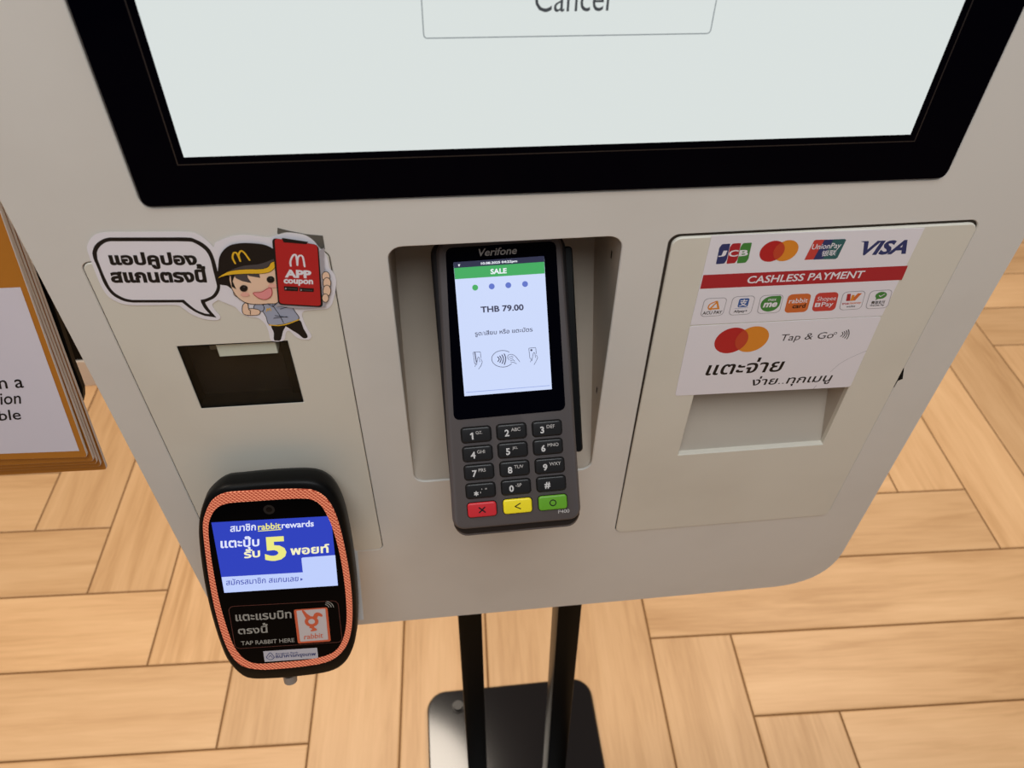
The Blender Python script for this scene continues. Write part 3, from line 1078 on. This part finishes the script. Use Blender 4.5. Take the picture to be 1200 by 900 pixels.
    bk.flat(stroke(P2([(440, 560), (456, 538), (474, 560)]), 0.0005), h + 3 * L, M_NAVY)
    bk.build('bank_label', g, label='pale bank label')
    # gland under the housing and white bracket to the kiosk
    (a, b), = T.px([(340, 793)], -0.012)
    gd = MB()
    n = 20
    for y0, y1, r0, r1 in ((b + 0.004, b - 0.0042, 0.0058, 0.0054), (b - 0.0042, b - 0.0056, 0.0054, 0.0035)):
        i = len(gd.v)
        gd.v += [(a + r0 * math.cos(2 * math.pi * j / n), y0, -0.012 + r0 * math.sin(2 * math.pi * j / n)) for j in range(n)]
        gd.v += [(a + r1 * math.cos(2 * math.pi * j / n), y1, -0.012 + r1 * math.sin(2 * math.pi * j / n)) for j in range(n)]
        for j in range(n):
            gd.f.append((i + j, i + (j + 1) % n, i + n + (j + 1) % n, i + n + j)); gd.m.append(gd.mi(mat('gland_grey', (150, 140, 132), 0.4)))
    gd.f.append(tuple(range(n, 2 * n))); gd.m.append(0)
    gd.build('cable_gland', t, smooth=40)
    br = MB()
    # wedge bracket: runs from the back of the housing to the kiosk face
    def toT(x, y, z):
        q = np.array([x, y, z]) - T.O
        return (float(q @ T.u), float(q @ T.v), float(q @ T.n))
    x0, x1 = -0.245, -0.1720
    prof = []
    for x in (x0, x1):
        ring = [toT(x, -0.0005, 0.72), toT(x, -0.0005, 0.775)]
        a0 = T.O
        top = (-0.020, -0.0250); bot = (-0.090, -0.0250)
        ring += [None, None]
        for idx, (v_, n_) in ((2, top), (3, bot)):
            a_ = toT(x, 0, 0)[0]
            ring[idx] = (a_, v_, n_)
        prof.append(ring)
    i = len(br.v)
    br.v += prof[0] + prof[1]
    br.f += [(0, 1, 2, 3), (7, 6, 5, 4), (0, 4, 5, 1), (1, 5, 6, 2), (2, 6, 7, 3), (3, 7, 4, 0)]
    br.m += [br.mi(M_BRACKET)] * 6
    br.build('bracket', t, label='white mounting bracket')


build_reader()

# ------------------------------------------------------------------ stickers on the kiosk


def build_coupon_sticker():
    F = PANEL.moved(-0.1955, 1.027, 0.00025)
    t = thing('coupon_sticker', F, 'white cut-out sticker of a speech bubble and cartoon kid holding up a red phone', 'sticker')
    k6, k7 = crop(90, 260, 6.667), crop(240, 260, 6.43)
    A = lambda p: F.px(k6(p))
    B = lambda p: F.px(k7(p))
    L = LAYER
    h = 0.0004
    bub_base = ccw(spline(A([(80, 200), (95, 150), (130, 105), (190, 83), (280, 76), (450, 76), (650, 76), (870, 76), (950, 95), (1010, 135), (1065, 190), (1140, 300), (1150, 500), (1110, 600), (1060, 640), (1085, 690), (1122, 735), (1112, 760), (1075, 766), (990, 755), (900, 720), (830, 672), (780, 648), (600, 648), (440, 648), (350, 635), (260, 590), (210, 530), (170, 450), (130, 350), (96, 260)]), True, 3))
    kid_base = ccw(spline(B([(68, 182), (110, 140), (200, 106), (280, 96), (370, 101), (470, 116), (515, 108), (560, 92), (620, 79), (700, 86), (760, 100), (820, 140), (870, 200), (905, 225), (930, 290), (942, 345), (972, 385), (990, 440), (984, 520), (965, 600), (940, 640), (900, 655), (770, 665), (738, 680), (735, 712), (765, 785), (803, 850), (797, 874), (770, 886), (700, 872), (640, 820), (612, 830), (600, 885), (560, 898), (515, 896), (492, 880), (480, 820), (450, 760), (400, 722), (340, 714), (280, 690), (230, 640), (160, 610), (80, 560), (50, 400)]), True, 3))
    b = MB()
    b.flat([bub_base, kid_base], h, M_STICKER)
    for p in (bub_base, kid_base):
        b.ring(p, 0.0, p, h - 0.00005, M_STEDGE)
    b.build('sticker_base', t)
    s = MB()
    so = ccw(spline(A([(122, 240), (138, 187), (180, 146), (240, 121), (320, 118), (600, 118), (860, 118), (920, 130), (990, 165), (1040, 212), (1070, 270), (1092, 345), (1110, 430), (1122, 500), (1110, 548), (1075, 592), (1010, 622)]), False, 3)
            + spline(A([(1003, 626), (1030, 672), (1092, 744)]), False, 4) + spline(A([(1000, 731), (930, 702), (870, 662), (825, 626)]), False, 4)
            + A([(600, 627)]) + spline(A([(440, 627), (370, 615), (290, 575), (240, 520), (205, 460), (170, 370), (132, 285)]), False, 3))
    si = ccw(spline(A([(158, 240), (172, 203), (205, 170), (250, 150), (330, 148), (600, 148), (860, 149), (915, 159), (970, 190), (1015, 230), (1045, 290), (1065, 370), (1085, 450), (1095, 500), (1085, 537), (1055, 575), (1005, 598), (968, 605)]), False, 3)
            + spline(A([(972, 625), (995, 668), (1040, 718)]), False, 4) + spline(A([(1000, 712), (940, 687), (885, 647), (838, 605)]), False, 4)
            + A([(600, 606)]) + spline(A([(440, 606), (380, 595), (310, 560), (265, 515), (230, 450), (195, 370), (163, 285)]), False, 3))
    s.flat([so, si[::-1]], h + L, M_BLACKPRINT)
    s.build('speech_bubble', t)
    x = MB()
    x.text('แอปคูปอง', h + L, M_BLACKPRINT, *A([(275, 366), (952, 366), (238, 232)]), bold=0.05)
    x.text('สแกนตรงนี้', h + L, M_BLACKPRINT, *A([(277, 474), (1025, 471), (235, 325)]), bold=0.05)
    x.build('lettering', t)
    # cartoon kid, painted back to front
    c = MB()
    z = [h + L]

    def up():
        z[0] += 0.00003
        return z[0]

    def shape(pts, m, outline=None, w=0.00045, sp=True, n=4):
        p = ccw(spline(B(pts), True, n)) if sp else ccw(B(pts))
        if outline:
            c.flat([offset(p, w)], up(), outline)
        c.flat([p], up(), m)

    BK = M_BLACKPRINT
    shape([(90, 440), (112, 405), (180, 400), (205, 440), (205, 500), (170, 478), (120, 470), (92, 458)], BK)
    shape([(505, 772), (608, 768), (590, 820), (572, 885), (545, 890), (522, 884), (520, 830)], BK)
    shape([(606, 768), (710, 735), (745, 800), (776, 860), (745, 872), (700, 838), (640, 800)], BK)
    shape([(428, 640), (470, 612), (560, 595), (640, 622), (680, 675), (708, 722), (660, 745), (590, 765), (490, 768), (465, 710)], M_SHIRT, BK)
    c.flat(stroke(spline(B([(488, 772), (560, 776), (630, 762), (708, 732)]), False, 4), 0.0008), up(), M_YELLOW)
    shape([(372, 640), (392, 616), (430, 618), (446, 645), (430, 668), (395, 660)], M_SHIRT, BK)
    shape([(292, 620), (312, 608), (325, 620), (330, 648), (365, 650), (412, 662), (408, 690), (355, 698), (298, 688), (286, 655)], M_SKIN, BK)
    for pts in ([(510, 620), (560, 690), (595, 755)], [(520, 720), (575, 712), (620, 708)], [(530, 700), (625, 712)], [(570, 650), (620, 636)], [(480, 615), (515, 632), (548, 600)], [(330, 650), (345, 662), (345, 690)]):
        c.flat(stroke(B(pts), 0.0004), up(), BK)
    c.flat(stroke(spline(B([(465, 668), (472, 645), (480, 660), (490, 642), (500, 662)]), False, 4), 0.0004), up(), M_YELLOW)
    shape([(222, 520), (240, 512), (265, 530), (275, 560), (245, 555), (226, 540)], M_SKIN, BK)
    shape([(196, 395), (200, 470), (232, 535), (275, 578), (330, 604), (400, 611), (480, 606), (555, 590), (560, 450), (552, 330), (450, 350), (300, 365)], M_SKIN, BK)
    shape([(195, 390), (232, 385), (212, 440), (240, 500), (205, 480)], BK, sp=False)
    shape([(216, 384), (320, 380), (322, 410), (350, 450), (285, 436), (240, 415)], M_CAPGREY, BK, 0.0002, sp=False)
    shape([(322, 382), (405, 370), (416, 410), (370, 402), (335, 396)], M_CAPGREY, BK, 0.0002, sp=False)
    shape([(103, 408), (104, 330), (112, 260), (140, 208), (190, 168), (260, 152), (340, 150), (430, 158), (490, 178), (535, 215), (540, 290), (440, 330), (300, 338), (180, 360)], BK)
    shape([(190, 360), (290, 322), (400, 310), (470, 290), (530, 268), (535, 305), (480, 340), (330, 352)], M_CAPGREY, BK, 0.0002)
    shape([(104, 412), (140, 385), (200, 360), (310, 348), (430, 346), (480, 330), (500, 300), (528, 292), (530, 330), (490, 366), (420, 378), (300, 380), (190, 388), (130, 402)], M_YELLOW, BK, 0.0003)
    c.flat(stroke(spline(B([(232, 302), (212, 258), (222, 222), (245, 228), (270, 285)]), False, 5), 0.0010)
           + stroke(spline(B([(270, 285), (258, 238), (275, 208), (302, 224), (340, 278)]), False, 5), 0.0010), up(), M_YELLOW)
    for cx, cy in ((296, 490), (498, 423)):
        shape([(cx + 30 * math.cos(a), cy + 25 * math.sin(a)) for a in np.linspace(0, 2 * math.pi, 14, endpoint=False)], BK)
        shape([(cx + 3 + 6 * math.cos(a), cy - 10 + 5 * math.sin(a)) for a in np.linspace(0, 2 * math.pi, 8, endpoint=False)], M_CAPGREY)
    for cx, cy in ((306, 536), (512, 470)):
        shape([(cx + 34 * math.cos(a), cy + 15 * math.sin(a)) for a in np.linspace(0, 2 * math.pi, 14, endpoint=False)], mat('print_cheek', (240, 178, 160), 0.4))
    shape([(370, 525), (430, 518), (490, 486), (506, 510), (500, 545), (460, 570), (410, 560)], M_PINK, M_RED, 0.0004)
    c.build('cartoon_kid', t)
    p = MB()
    z[0] += L
    ph = z[0]
    p.one(spline(B([(555, 595), (870, 200), (895, 260), (905, 400), (912, 600), (890, 630), (700, 640), (580, 618)]), True, 3), ph, M_LGREY)
    p.one(round_poly(B([(508, 106), (858, 160), (892, 632), (556, 612)]), 0.0028), ph + L, BK)
    p.one(round_poly(B([(527, 110), (850, 160), (876, 620), (566, 602)]), 0.0022), ph + 2 * L, M_MCRED)
    p.one(round_poly(B([(582, 106), (782, 136), (768, 154), (596, 140)]), 0.0004), ph + 3 * L, BK)
    arch = []
    for pts in ([(650, 318), (648, 280), (668, 238), (690, 240), (700, 312)], [(700, 312), (704, 255), (724, 238), (742, 255), (754, 322)]):
        arch += stroke(spline(B(pts), False, 5), 0.0011)
    p.flat(arch, ph + 3 * L, M_STICKER)
    for x0, y0, x1, y1 in ((598, 470, 706, 508), (713, 481, 824, 514)):
        p.one(B([(x0, y0), (x1, y0 + 6), (x1 - 2, y1), (x0 + 4, y1 - 4)]), ph + 3 * L, BK)
        p.flat(stroke(B([(x0 + 34, y0 + 17), (x1 - 14, y0 + 21)]), 0.0006), ph + 4 * L, M_CAPGREY)
        p.one(B([(x0 + 10, y0 + 9), (x0 + 24, y0 + 17), (x0 + 11, y0 + 26)]), ph + 4 * L, M_LGREY)
    p.build('phone', t, label='red phone held up')
    pl = MB()
    pl.text('APP', ph + 3 * L, M_STICKER, *B([(606, 404), (806, 412), (602, 343)]), bold=0.05)
    pl.text('coupon', ph + 3 * L, M_STICKER, *B([(597, 463), (818, 470), (596, 415)]), bold=0.045)
    pl.build('phone_lettering', t)
    fg = MB()
    for i, (cx, cy, rx, ry) in enumerate(((914, 396, 27, 34), (922, 446, 27, 40), (922, 502, 27, 40), (910, 556, 22, 30))):
        q = ccw(B([(cx + rx * math.cos(a), cy + ry * math.sin(a)) for a in np.linspace(0, 2 * math.pi, 16, endpoint=False)]))
        fg.flat([offset(q, 0.0004)], ph + (3 + 2 * i) * L, BK); fg.flat([q], ph + (4 + 2 * i) * L, M_SKIN)
    fg.build('fingers', t)
    # scrap of tape at the top corner
    T2 = PANEL.moved(-0.149, 1.070, 0.00005)
    tp = thing('tape_scrap', T2, 'torn scrap of dark grey tape stuck at the top corner of the red phone sticker', 'tape')
    e = ccw(T2.px(k7([(548, 45), (640, 68), (760, 92), (890, 104), (906, 205), (870, 200), (800, 150), (700, 110), (600, 100), (546, 88)])))
    MB().plate(e, -0.00004, 0.0002, M_TAPE).build('tape', tp)


build_coupon_sticker()


def circles(mb, F, c1, c2, r, h, m1, m2, mm):
    (x1, y1), (x2, y2) = F.px([c1, c2], h)
    mb.one(ell(x1, y1, r, n=40), h, m1)
    mb.one(ell(x2, y2, r, n=40), h + LAYER, m2)
    dd = math.hypot(x2 - x1, y2 - y1)
    al = math.acos(min(1, dd / 2 / r)); base = math.atan2(y2 - y1, x2 - x1)
    lens = [(x1 + r * math.cos(base + a), y1 + r * math.sin(base + a)) for a in np.linspace(-al, al, 16)]
    lens += [(x2 - r * math.cos(base + a), y2 - r * math.sin(base + a)) for a in np.linspace(-al, al, 16)]
    mb.one(lens, h + 2 * LAYER, mm)


def build_payment_stickers():
    L = LAYER
    F = PANEL.moved(0.164, 1.019, 0.0015)
    t = thing('cashless_sticker', F, 'white sticker with a red cashless payment banner between two rows of card logos', 'sticker')
    base = ccw(F.px([(834, 276), (1083.5, 266.8), (1033.3, 369.6), (808.9, 380.6)]))
    h = 0.0003
    MB().plate(base, 0, h, M_STICKER).build('sticker_base', t)
    k8, k9, k3 = crop(820, 265, 8.571), crop(960, 265, 9.231), crop(780, 260, 3.636)
    A = lambda p: F.px(k8(p)); B = lambda p: F.px(k9(p)); C = lambda p: F.px(k3(p))
    q = [(824.1, 321.9), (1063.8, 311.0), (1056.6, 327.6), (820.2, 338.2)]
    bn = MB().one(F.px(q), h + L, M_RED)
    bn.text('CASHLESS PAYMENT', h + 2 * L, M_STICKER, *(F.px([(875.0, 331.9), (1011.5, 325.2), (876.6, 323.2)])), bold=0.018, shear=0.12)
    bn.build('banner', t, label='red banner')
    # first row of logos
    j = MB()
    for pts, m in (([(160, 380), (195, 215), (222, 178), (306, 172), (270, 335), (245, 372)], M_NAVY), ([(266, 376), (300, 210), (328, 172), (414, 166), (378, 332), (350, 368)], M_RED), ([(371, 371), (408, 205), (436, 167), (523, 162), (486, 328), (458, 364)], M_GREEN)):
        j.one(round_poly(A(pts), 0.0006, 3), h + L, m)
    j.text('J', h + 2 * L, M_STICKER, *A([(182, 305), (262, 300), (196, 246)]), bold=0.04, shear=0.05)
    j.text('C', h + 2 * L, M_STICKER, *A([(283, 306), (378, 300), (297, 240)]), bold=0.02)
    j.text('B', h + 2 * L, M_STICKER, *A([(388, 299), (478, 293), (402, 238)]), bold=0.03)
    j.build('card_logo', t)
    m = MB()
    circles(m, F, (904.8, 294.6), (920.9, 293.8), 0.0079, h + L, M_MCRED, M_MCORG, M_MCMIX)
    m.build('card_logo', t)
    u = MB()
    for pts, mm in (([(590, 161), (632, 79), (640, 75), (690, 74), (640, 158)], M_SHOPRED), ([(628, 159), (676, 75), (722, 73), (676, 157)], M_NAVY), ([(668, 157), (714, 73), (762, 71), (768, 75), (731, 151), (722, 156)], M_TEAL)):
        u.one(C(pts), h + L * (1 + (mm is M_NAVY) + 2 * (mm is M_TEAL)), mm)
    u.text('UnionPay', h + 4 * L, M_STICKER, *C([(618, 123), (742, 116), (626, 93)]), bold=0.01, shear=0.1)
    u.text('银联', h + 4 * L, M_STICKER, *C([(660, 146), (722, 141), (668, 121)]), bold=0.01)
    u.build('card_logo', t)
    v = MB().text('VISA', h + L, M_NAVY, *B([(418, 315), (932, 298), (486, 158)]), bold=0.04, shear=0.18)
    v.one(B([(447, 160), (500, 158), (505, 176), (478, 170)]), h + 2 * L, M_NAVY)
    v.build('card_logo', t)
    # second row: seven rounded badges
    quads = [[(165, 325), (264, 320), (243, 398), (145, 404)], [(286, 317), (384, 312), (362, 392), (266, 398)], [(405, 312), (504, 307), (485, 385), (386, 391)],
             [(523, 308), (622, 303), (602, 382), (503, 387)], [(641, 302), (739, 297), (720, 376), (620, 381)], [(756, 297), (854, 291), (832, 370), (736, 376)], [(871, 292), (968, 286), (945, 365), (848, 371)]]
    fillm = [M_STICKER, M_STICKER, M_STICKER, M_ORANGE, M_SHOPRED, M_STICKER, M_STICKER]
    for i, qd in enumerate(quads):
        TL, TR, BR, BL = [np.array(p) for p in C(qd)]
        U = lambda x, y: tuple(BL + (BR - BL) * x + (TL - BL) * y + (TR - TL - BR + BL) * x * y)
        UP = lambda pts: [U(x, y) for x, y in pts]
        bx = lambda x0, y0, x1, y1: (U(x0, y0), U(x1, y0), U(x0, y1))
        mb = MB()
        rr = UP(rrect(0, 0, 1, 1, 0.2, 5))
        mb.one(rr, h + L, M_LGREY if fillm[i] is M_STICKER else fillm[i])
        if fillm[i] is M_STICKER:
            mb.one(UP(rrect(0.03, 0.03, 0.97, 0.97, 0.18, 5)), h + 2 * L, M_STICKER)
        z = h + 3 * L
        if i == 0:
            mb.flat([ccw(UP([(0.28, 0.38), (0.6, 0.86), (0.78, 0.38)])), ccw(UP([(0.42, 0.46), (0.58, 0.70), (0.66, 0.46)]))[::-1]], z, M_MCORG)
            mb.flat(stroke(spline(UP([(0.55, 0.82), (0.3, 0.68), (0.27, 0.48), (0.4, 0.38)]), False, 4), 0.0009), z + L, M_MCORG)
            mb.text('ACU PAY', z, M_BLACKPRINT, *bx(0.08, 0.12, 0.92, 0.30), bold=0.02)
        elif i == 1:
            mb.one(UP(rrect(0.31, 0.42, 0.76, 0.88, 0.08, 4)), z, M_BLUE)
            mb.text('支', z + L, M_STICKER, *bx(0.36, 0.47, 0.71, 0.84), bold=0.02)
            mb.text('Alipay+', z, M_BLACKPRINT, *bx(0.20, 0.10, 0.80, 0.28), bold=0.02)
            mb.flat(stroke(UP([(0.2, 0.37), (0.8, 0.37)]), 0.0002), z, M_BLUE)
        elif i == 2:
            mb.one(UP([(0.08 + 0.84 * x, 0.10 + 0.84 * y) for x, y in [(0.5 + 0.5 * math.cos(a), 0.5 + 0.5 * math.sin(a)) for a in np.linspace(0.5 * math.pi, 2 * math.pi, 22)] + [(1.0, 0.9), (0.92, 1.0)]]), z, M_GREEN)
            mb.text('me', z + L, M_STICKER, *bx(0.2, 0.34, 0.8, 0.60), bold=0.04, shear=0.15)
            mb.text('max', z + L, M_STICKER, *bx(0.36, 0.68, 0.72, 0.80), bold=0.01, shear=0.15)
        elif i == 3:
            mb.text('rabbit', z, M_STICKER, *bx(0.10, 0.52, 0.90, 0.78), bold=0.01)
            mb.text('card', z, M_BLACKPRINT, *bx(0.30, 0.24, 0.86, 0.48), bold=0.02)
        elif i == 4:
            mb.text('Shopee', z, M_STICKER, *bx(0.12, 0.50, 0.92, 0.80))
            mb.text('Pay', z, M_STICKER, *bx(0.36, 0.18, 0.86, 0.50), bold=0.01)
            mb.flat([ccw(UP(rrect(0.08, 0.25, 0.30, 0.47, 0.02, 2)))], z, M_STICKER)
            mb.text('S', z + L, M_SHOPRED, *bx(0.15, 0.29, 0.23, 0.43), bold=0.03)
        elif i == 5:
            mb.one(UP([(0.22, 0.50), (0.40, 0.50), (0.36, 0.88), (0.20, 0.88)]), z, M_RED)
            mb.one(UP([(0.44, 0.50), (0.62, 0.50), (0.84, 0.88), (0.66, 0.88), (0.52, 0.66)]), z, M_ORANGE)
            mb.one(UP([(0.40, 0.50), (0.52, 0.50), (0.54, 0.80), (0.42, 0.82)]), z + L, M_MCORG)
            mb.text('true', z, M_RED, *bx(0.08, 0.30, 0.38, 0.42), bold=0.02); mb.text('money', z, M_ORANGE, *bx(0.41, 0.28, 0.92, 0.40), bold=0.02)
            mb.text('wallet', z, M_BLACKPRINT, *bx(0.30, 0.14, 0.70, 0.25), bold=0.01)
        else:
            mb.one(UP([(0.54 + 0.25 * math.cos(a), 0.72 + 0.19 * math.sin(a)) for a in np.linspace(0, 2 * math.pi, 22, endpoint=False)]), z, M_GREEN)
            mb.one(UP([(0.36, 0.62), (0.5, 0.56), (0.34, 0.48)]), z + L, M_GREEN)
            mb.flat(stroke(UP([(0.46, 0.72), (0.52, 0.66), (0.68, 0.78)]), 0.0006), z + 2 * L, M_STICKER)
            mb.text('微信支付', z, M_BLACKPRINT, *bx(0.20, 0.26, 0.80, 0.44), bold=0.02)
            mb.text('WeChat Pay', z, M_BLACKPRINT, *bx(0.17, 0.12, 0.80, 0.24), bold=0.02)
        lab = ('white badge with an orange triangle emblem', 'white badge with a blue square emblem', 'white badge with a green leaf emblem', 'orange badge', 'red badge', 'white badge with a red and orange emblem', 'white badge with a green bubble')[i]
        mb.build('payment_badge', t, label=lab)

    G = PANEL.moved(0.164, 0.949, 0.0015)
    t = thing('tap_sticker', G, 'white tap to pay sticker with large red and orange circles, above the slip recess', 'sticker')
    b2 = ccw(round_poly(G.px([(808.4, 382.2), (1033.0, 370.6), (996.2, 453.0), (791.0, 463.6)]), 0.0022, 4))
    MB().plate(b2, 0, h, M_STICKER).build('sticker_base', t)
    k = crop(790, 375, 5.0)
    P = lambda p: G.px(k(p))
    m = MB()
    circles(m, G, (857.0, 399.2), (881.2, 397.6), 0.0118, h + L, M_MCRED, M_MCORG, M_MCMIX)
    m.build('card_logo', t)
    x = MB()
    DG = mat('print_dark_grey', (60, 56, 60), 0.5)
    x.text('Tap & Go', h + L, DG, *P([(622, 133), (926, 116), (632, 83)]), shear=0.18)
    (a, b), = P([(944, 76)])
    x.flat(stroke(ell(a, b, 0.0010, n=14), 0.0004, True), h + L, DG)
    for i in range(4):
        x0 = 976 + i * 12; r_ = 12 + i * 5
        x.flat(stroke(spline(P([(x0 + 8, 82 - r_), (x0 + 12, 82 - r_ * 0.3), (x0 + 8, 82 + r_ * 0.4), (x0 - 2, 82 + r_)]), False, 4), 0.0007), h + L, DG)
    x.text('แตะจ่าย', h + L, M_BLACKPRINT, *P([(180, 324), (628, 300), (206, 233)]), bold=0.015, shear=0.1)
    x.text('ง่าย..ทุกเมนู', h + L, M_BLACKPRINT, *P([(444, 399), (910, 372), (466, 330)]), bold=0.012, shear=0.1)
    x.flat(stroke(spline(P([(915, 302), (950, 270), (990, 241), (1060, 206), (1125, 179)]), False, 4), 0.0003), h + L, M_LGREY)
    x.flat(stroke(P([(816, 400), (832, 382)]), 0.0004), h + L, M_LGREY)
    x.build('lettering', t)


build_payment_stickers()

# ------------------------------------------------------------------ hanging sheets on a black board, left of the kiosk


def build_sheets():
    rec = R_(9)
    n = np.array([0, -math.cos(rec), math.sin(rec)])
    O = PANEL.px([(103, 536)])          # on the kiosk face, then pushed back to y = 0.02
    d = CF + (103 - 600.0) / CAM_F * CR - (536 - 450.0) / CAM_F * CU
    O = CAM_P + d * ((0.02 - CAM_P[1]) / d[1])
    S = Frame(O, (1, 0, 0), (0, math.sin(rec), math.cos(rec)), n)
    corners = [(103, 536.0), (110.5, 540.5), (114.5, 543.5), (119, 546.5), (125.8, 550.5)]
    at400 = [(54.5, 400), (58.5, 400), (62, 400), (66, 400), (70, 400)]
    left = [(0, 539.0), (0, 545.7), (0, 549), (0, 552), (0, 557)]
    labels = ['front orange sheet with a white paper label, hanging left of the kiosk',
              'second orange sheet from the front, its edge just showing behind the paper label sheet',
              'middle orange sheet of the hanging stack, only edges showing',
              'fourth orange sheet from the front of the hanging stack',
              'rearmost and lowest orange sheet of the hanging stack']
    step, th = 0.0055, 0.0024
    for i in range(5):
        h = -i * step
        c, e, l = S.px([corners[i], at400[i], left[i]], h)
        ue = np.array(e) - np.array(c); ue /= np.hypot(*ue)
        bl = np.array(l) - np.array(c); bl /= np.hypot(*bl)
        p0 = np.array(c)
        poly = [p0 + bl * 0.24, p0, p0 + ue * 0.30, p0 + ue * 0.30 + bl * 0.24]
        fr = S.moved(float(p0[0]), float(p0[1]), h)
        loc = [tuple(q - p0) for q in poly]
        t = thing('menu_sheet', fr, labels[i], 'sheet', 'orange sheets hanging beside the kiosk')
        MB().plate(round_poly(loc, 0.003, 4), -th, 0.0, M_SHEETE, 0.0003, mtop=M_SHEETO).build('board', t)
        if i == 0:
            k = crop(0, 240, 5.62)
            a, b = fr.px([(24, 336.5), (93, 528.3)])
            c2, d2 = fr.px([(0, 531.7), (0, 337.5)])
            dl = np.array(c2) - np.array(b); dl /= np.hypot(*dl)
            du = np.array(d2) - np.array(a); du /= np.hypot(*du)
            lab = MB().one([tuple(np.array(b) + dl * 0.20), b, a, tuple(np.array(a) + du * 0.20)], 0.00015, M_PAPER)
            lab.build('paper_label', t, label='white paper label')
            kk = crop(0, 420, 6.43)
            tx = MB()
            for s, bl_, br_, tl_, dx in (('in a', (-38, 232), (183, 219), (-58, 142), 0), ('ation', (-98, 354), (160, 340), (-105, 268), 0), ('able', (-70, 473), (163, 458), (-85, 395), 0)):
                tx.text(s, 0.0003, M_BLACKPRINT, *fr.px(kk([bl_, br_, tl_])), bold=0.008)
            tx.build('lettering', t)
    # black board behind, on a post
    hb = -5 * step - 0.004
    e = S.px([(76, 400), (85, 427), (92, 445), (96.5, 457), (97, 467)], hb)
    B0 = S.moved(e[-1][0], e[-1][1], hb)
    t = thing('sign_board', Frame((-1.05, B0.O[1], 0), (1, 0, 0), (0, 0, 1), (0, -1, 0)), 'black backing board with a rounded lower corner behind the orange sheets, on a black post', 'sign stand')
    inv = t.matrix_world.inverted()
    pts = [(x - e[-1][0], y - e[-1][1]) for x, y in e]
    up = np.array(pts[0]) - np.array(pts[1]); up /= np.hypot(*up)
    poly = [(-0.80, -0.012), (-0.014, -0.012), (-0.004, -0.008)] + pts[::-1] + [tuple(np.array(pts[0]) + up * 0.24), (-0.80, 0.32)]
    poly = ccw(poly)
    mb = MB()
    M4 = inv @ B0.matrix()
    tmp = MB().plate(poly, -0.006, 0.0, M_BOARD, 0.001)
    mb.v = [tuple(M4 @ Vector(v)) for v in tmp.v]; mb.f, mb.m, mb.mats = tmp.f, tmp.m, tmp.mats
    mb.build('backing_board', t)
    MB().plate(rrect(-0.02, 0.012, 0.02, B0.O[2] + 0.16, 0.002, 2), -0.062, -0.032, M_BLACKLEG, 0.001).build('post', t)
    # foot lies flat on the floor
    ft = MB(); o = ccw(rrect(-0.14, -0.17, 0.10, 0.07, 0.02, 5)); n_ = len(o)
    ft.v += [(x, 0, q) for x, q in o] + [(x, 0.012, q) for x, q in o]
    for j in range(n_):
        ft.f.append((j, (j + 1) % n_, n_ + (j + 1) % n_, n_ + j)[::-1]); ft.m.append(ft.mi(M_BLACKGLOSS))
    ft.f.append(tuple(n_ + j for j in range(n_))[::-1]); ft.m.append(0)
    ft.build('foot', t)


build_sheets()
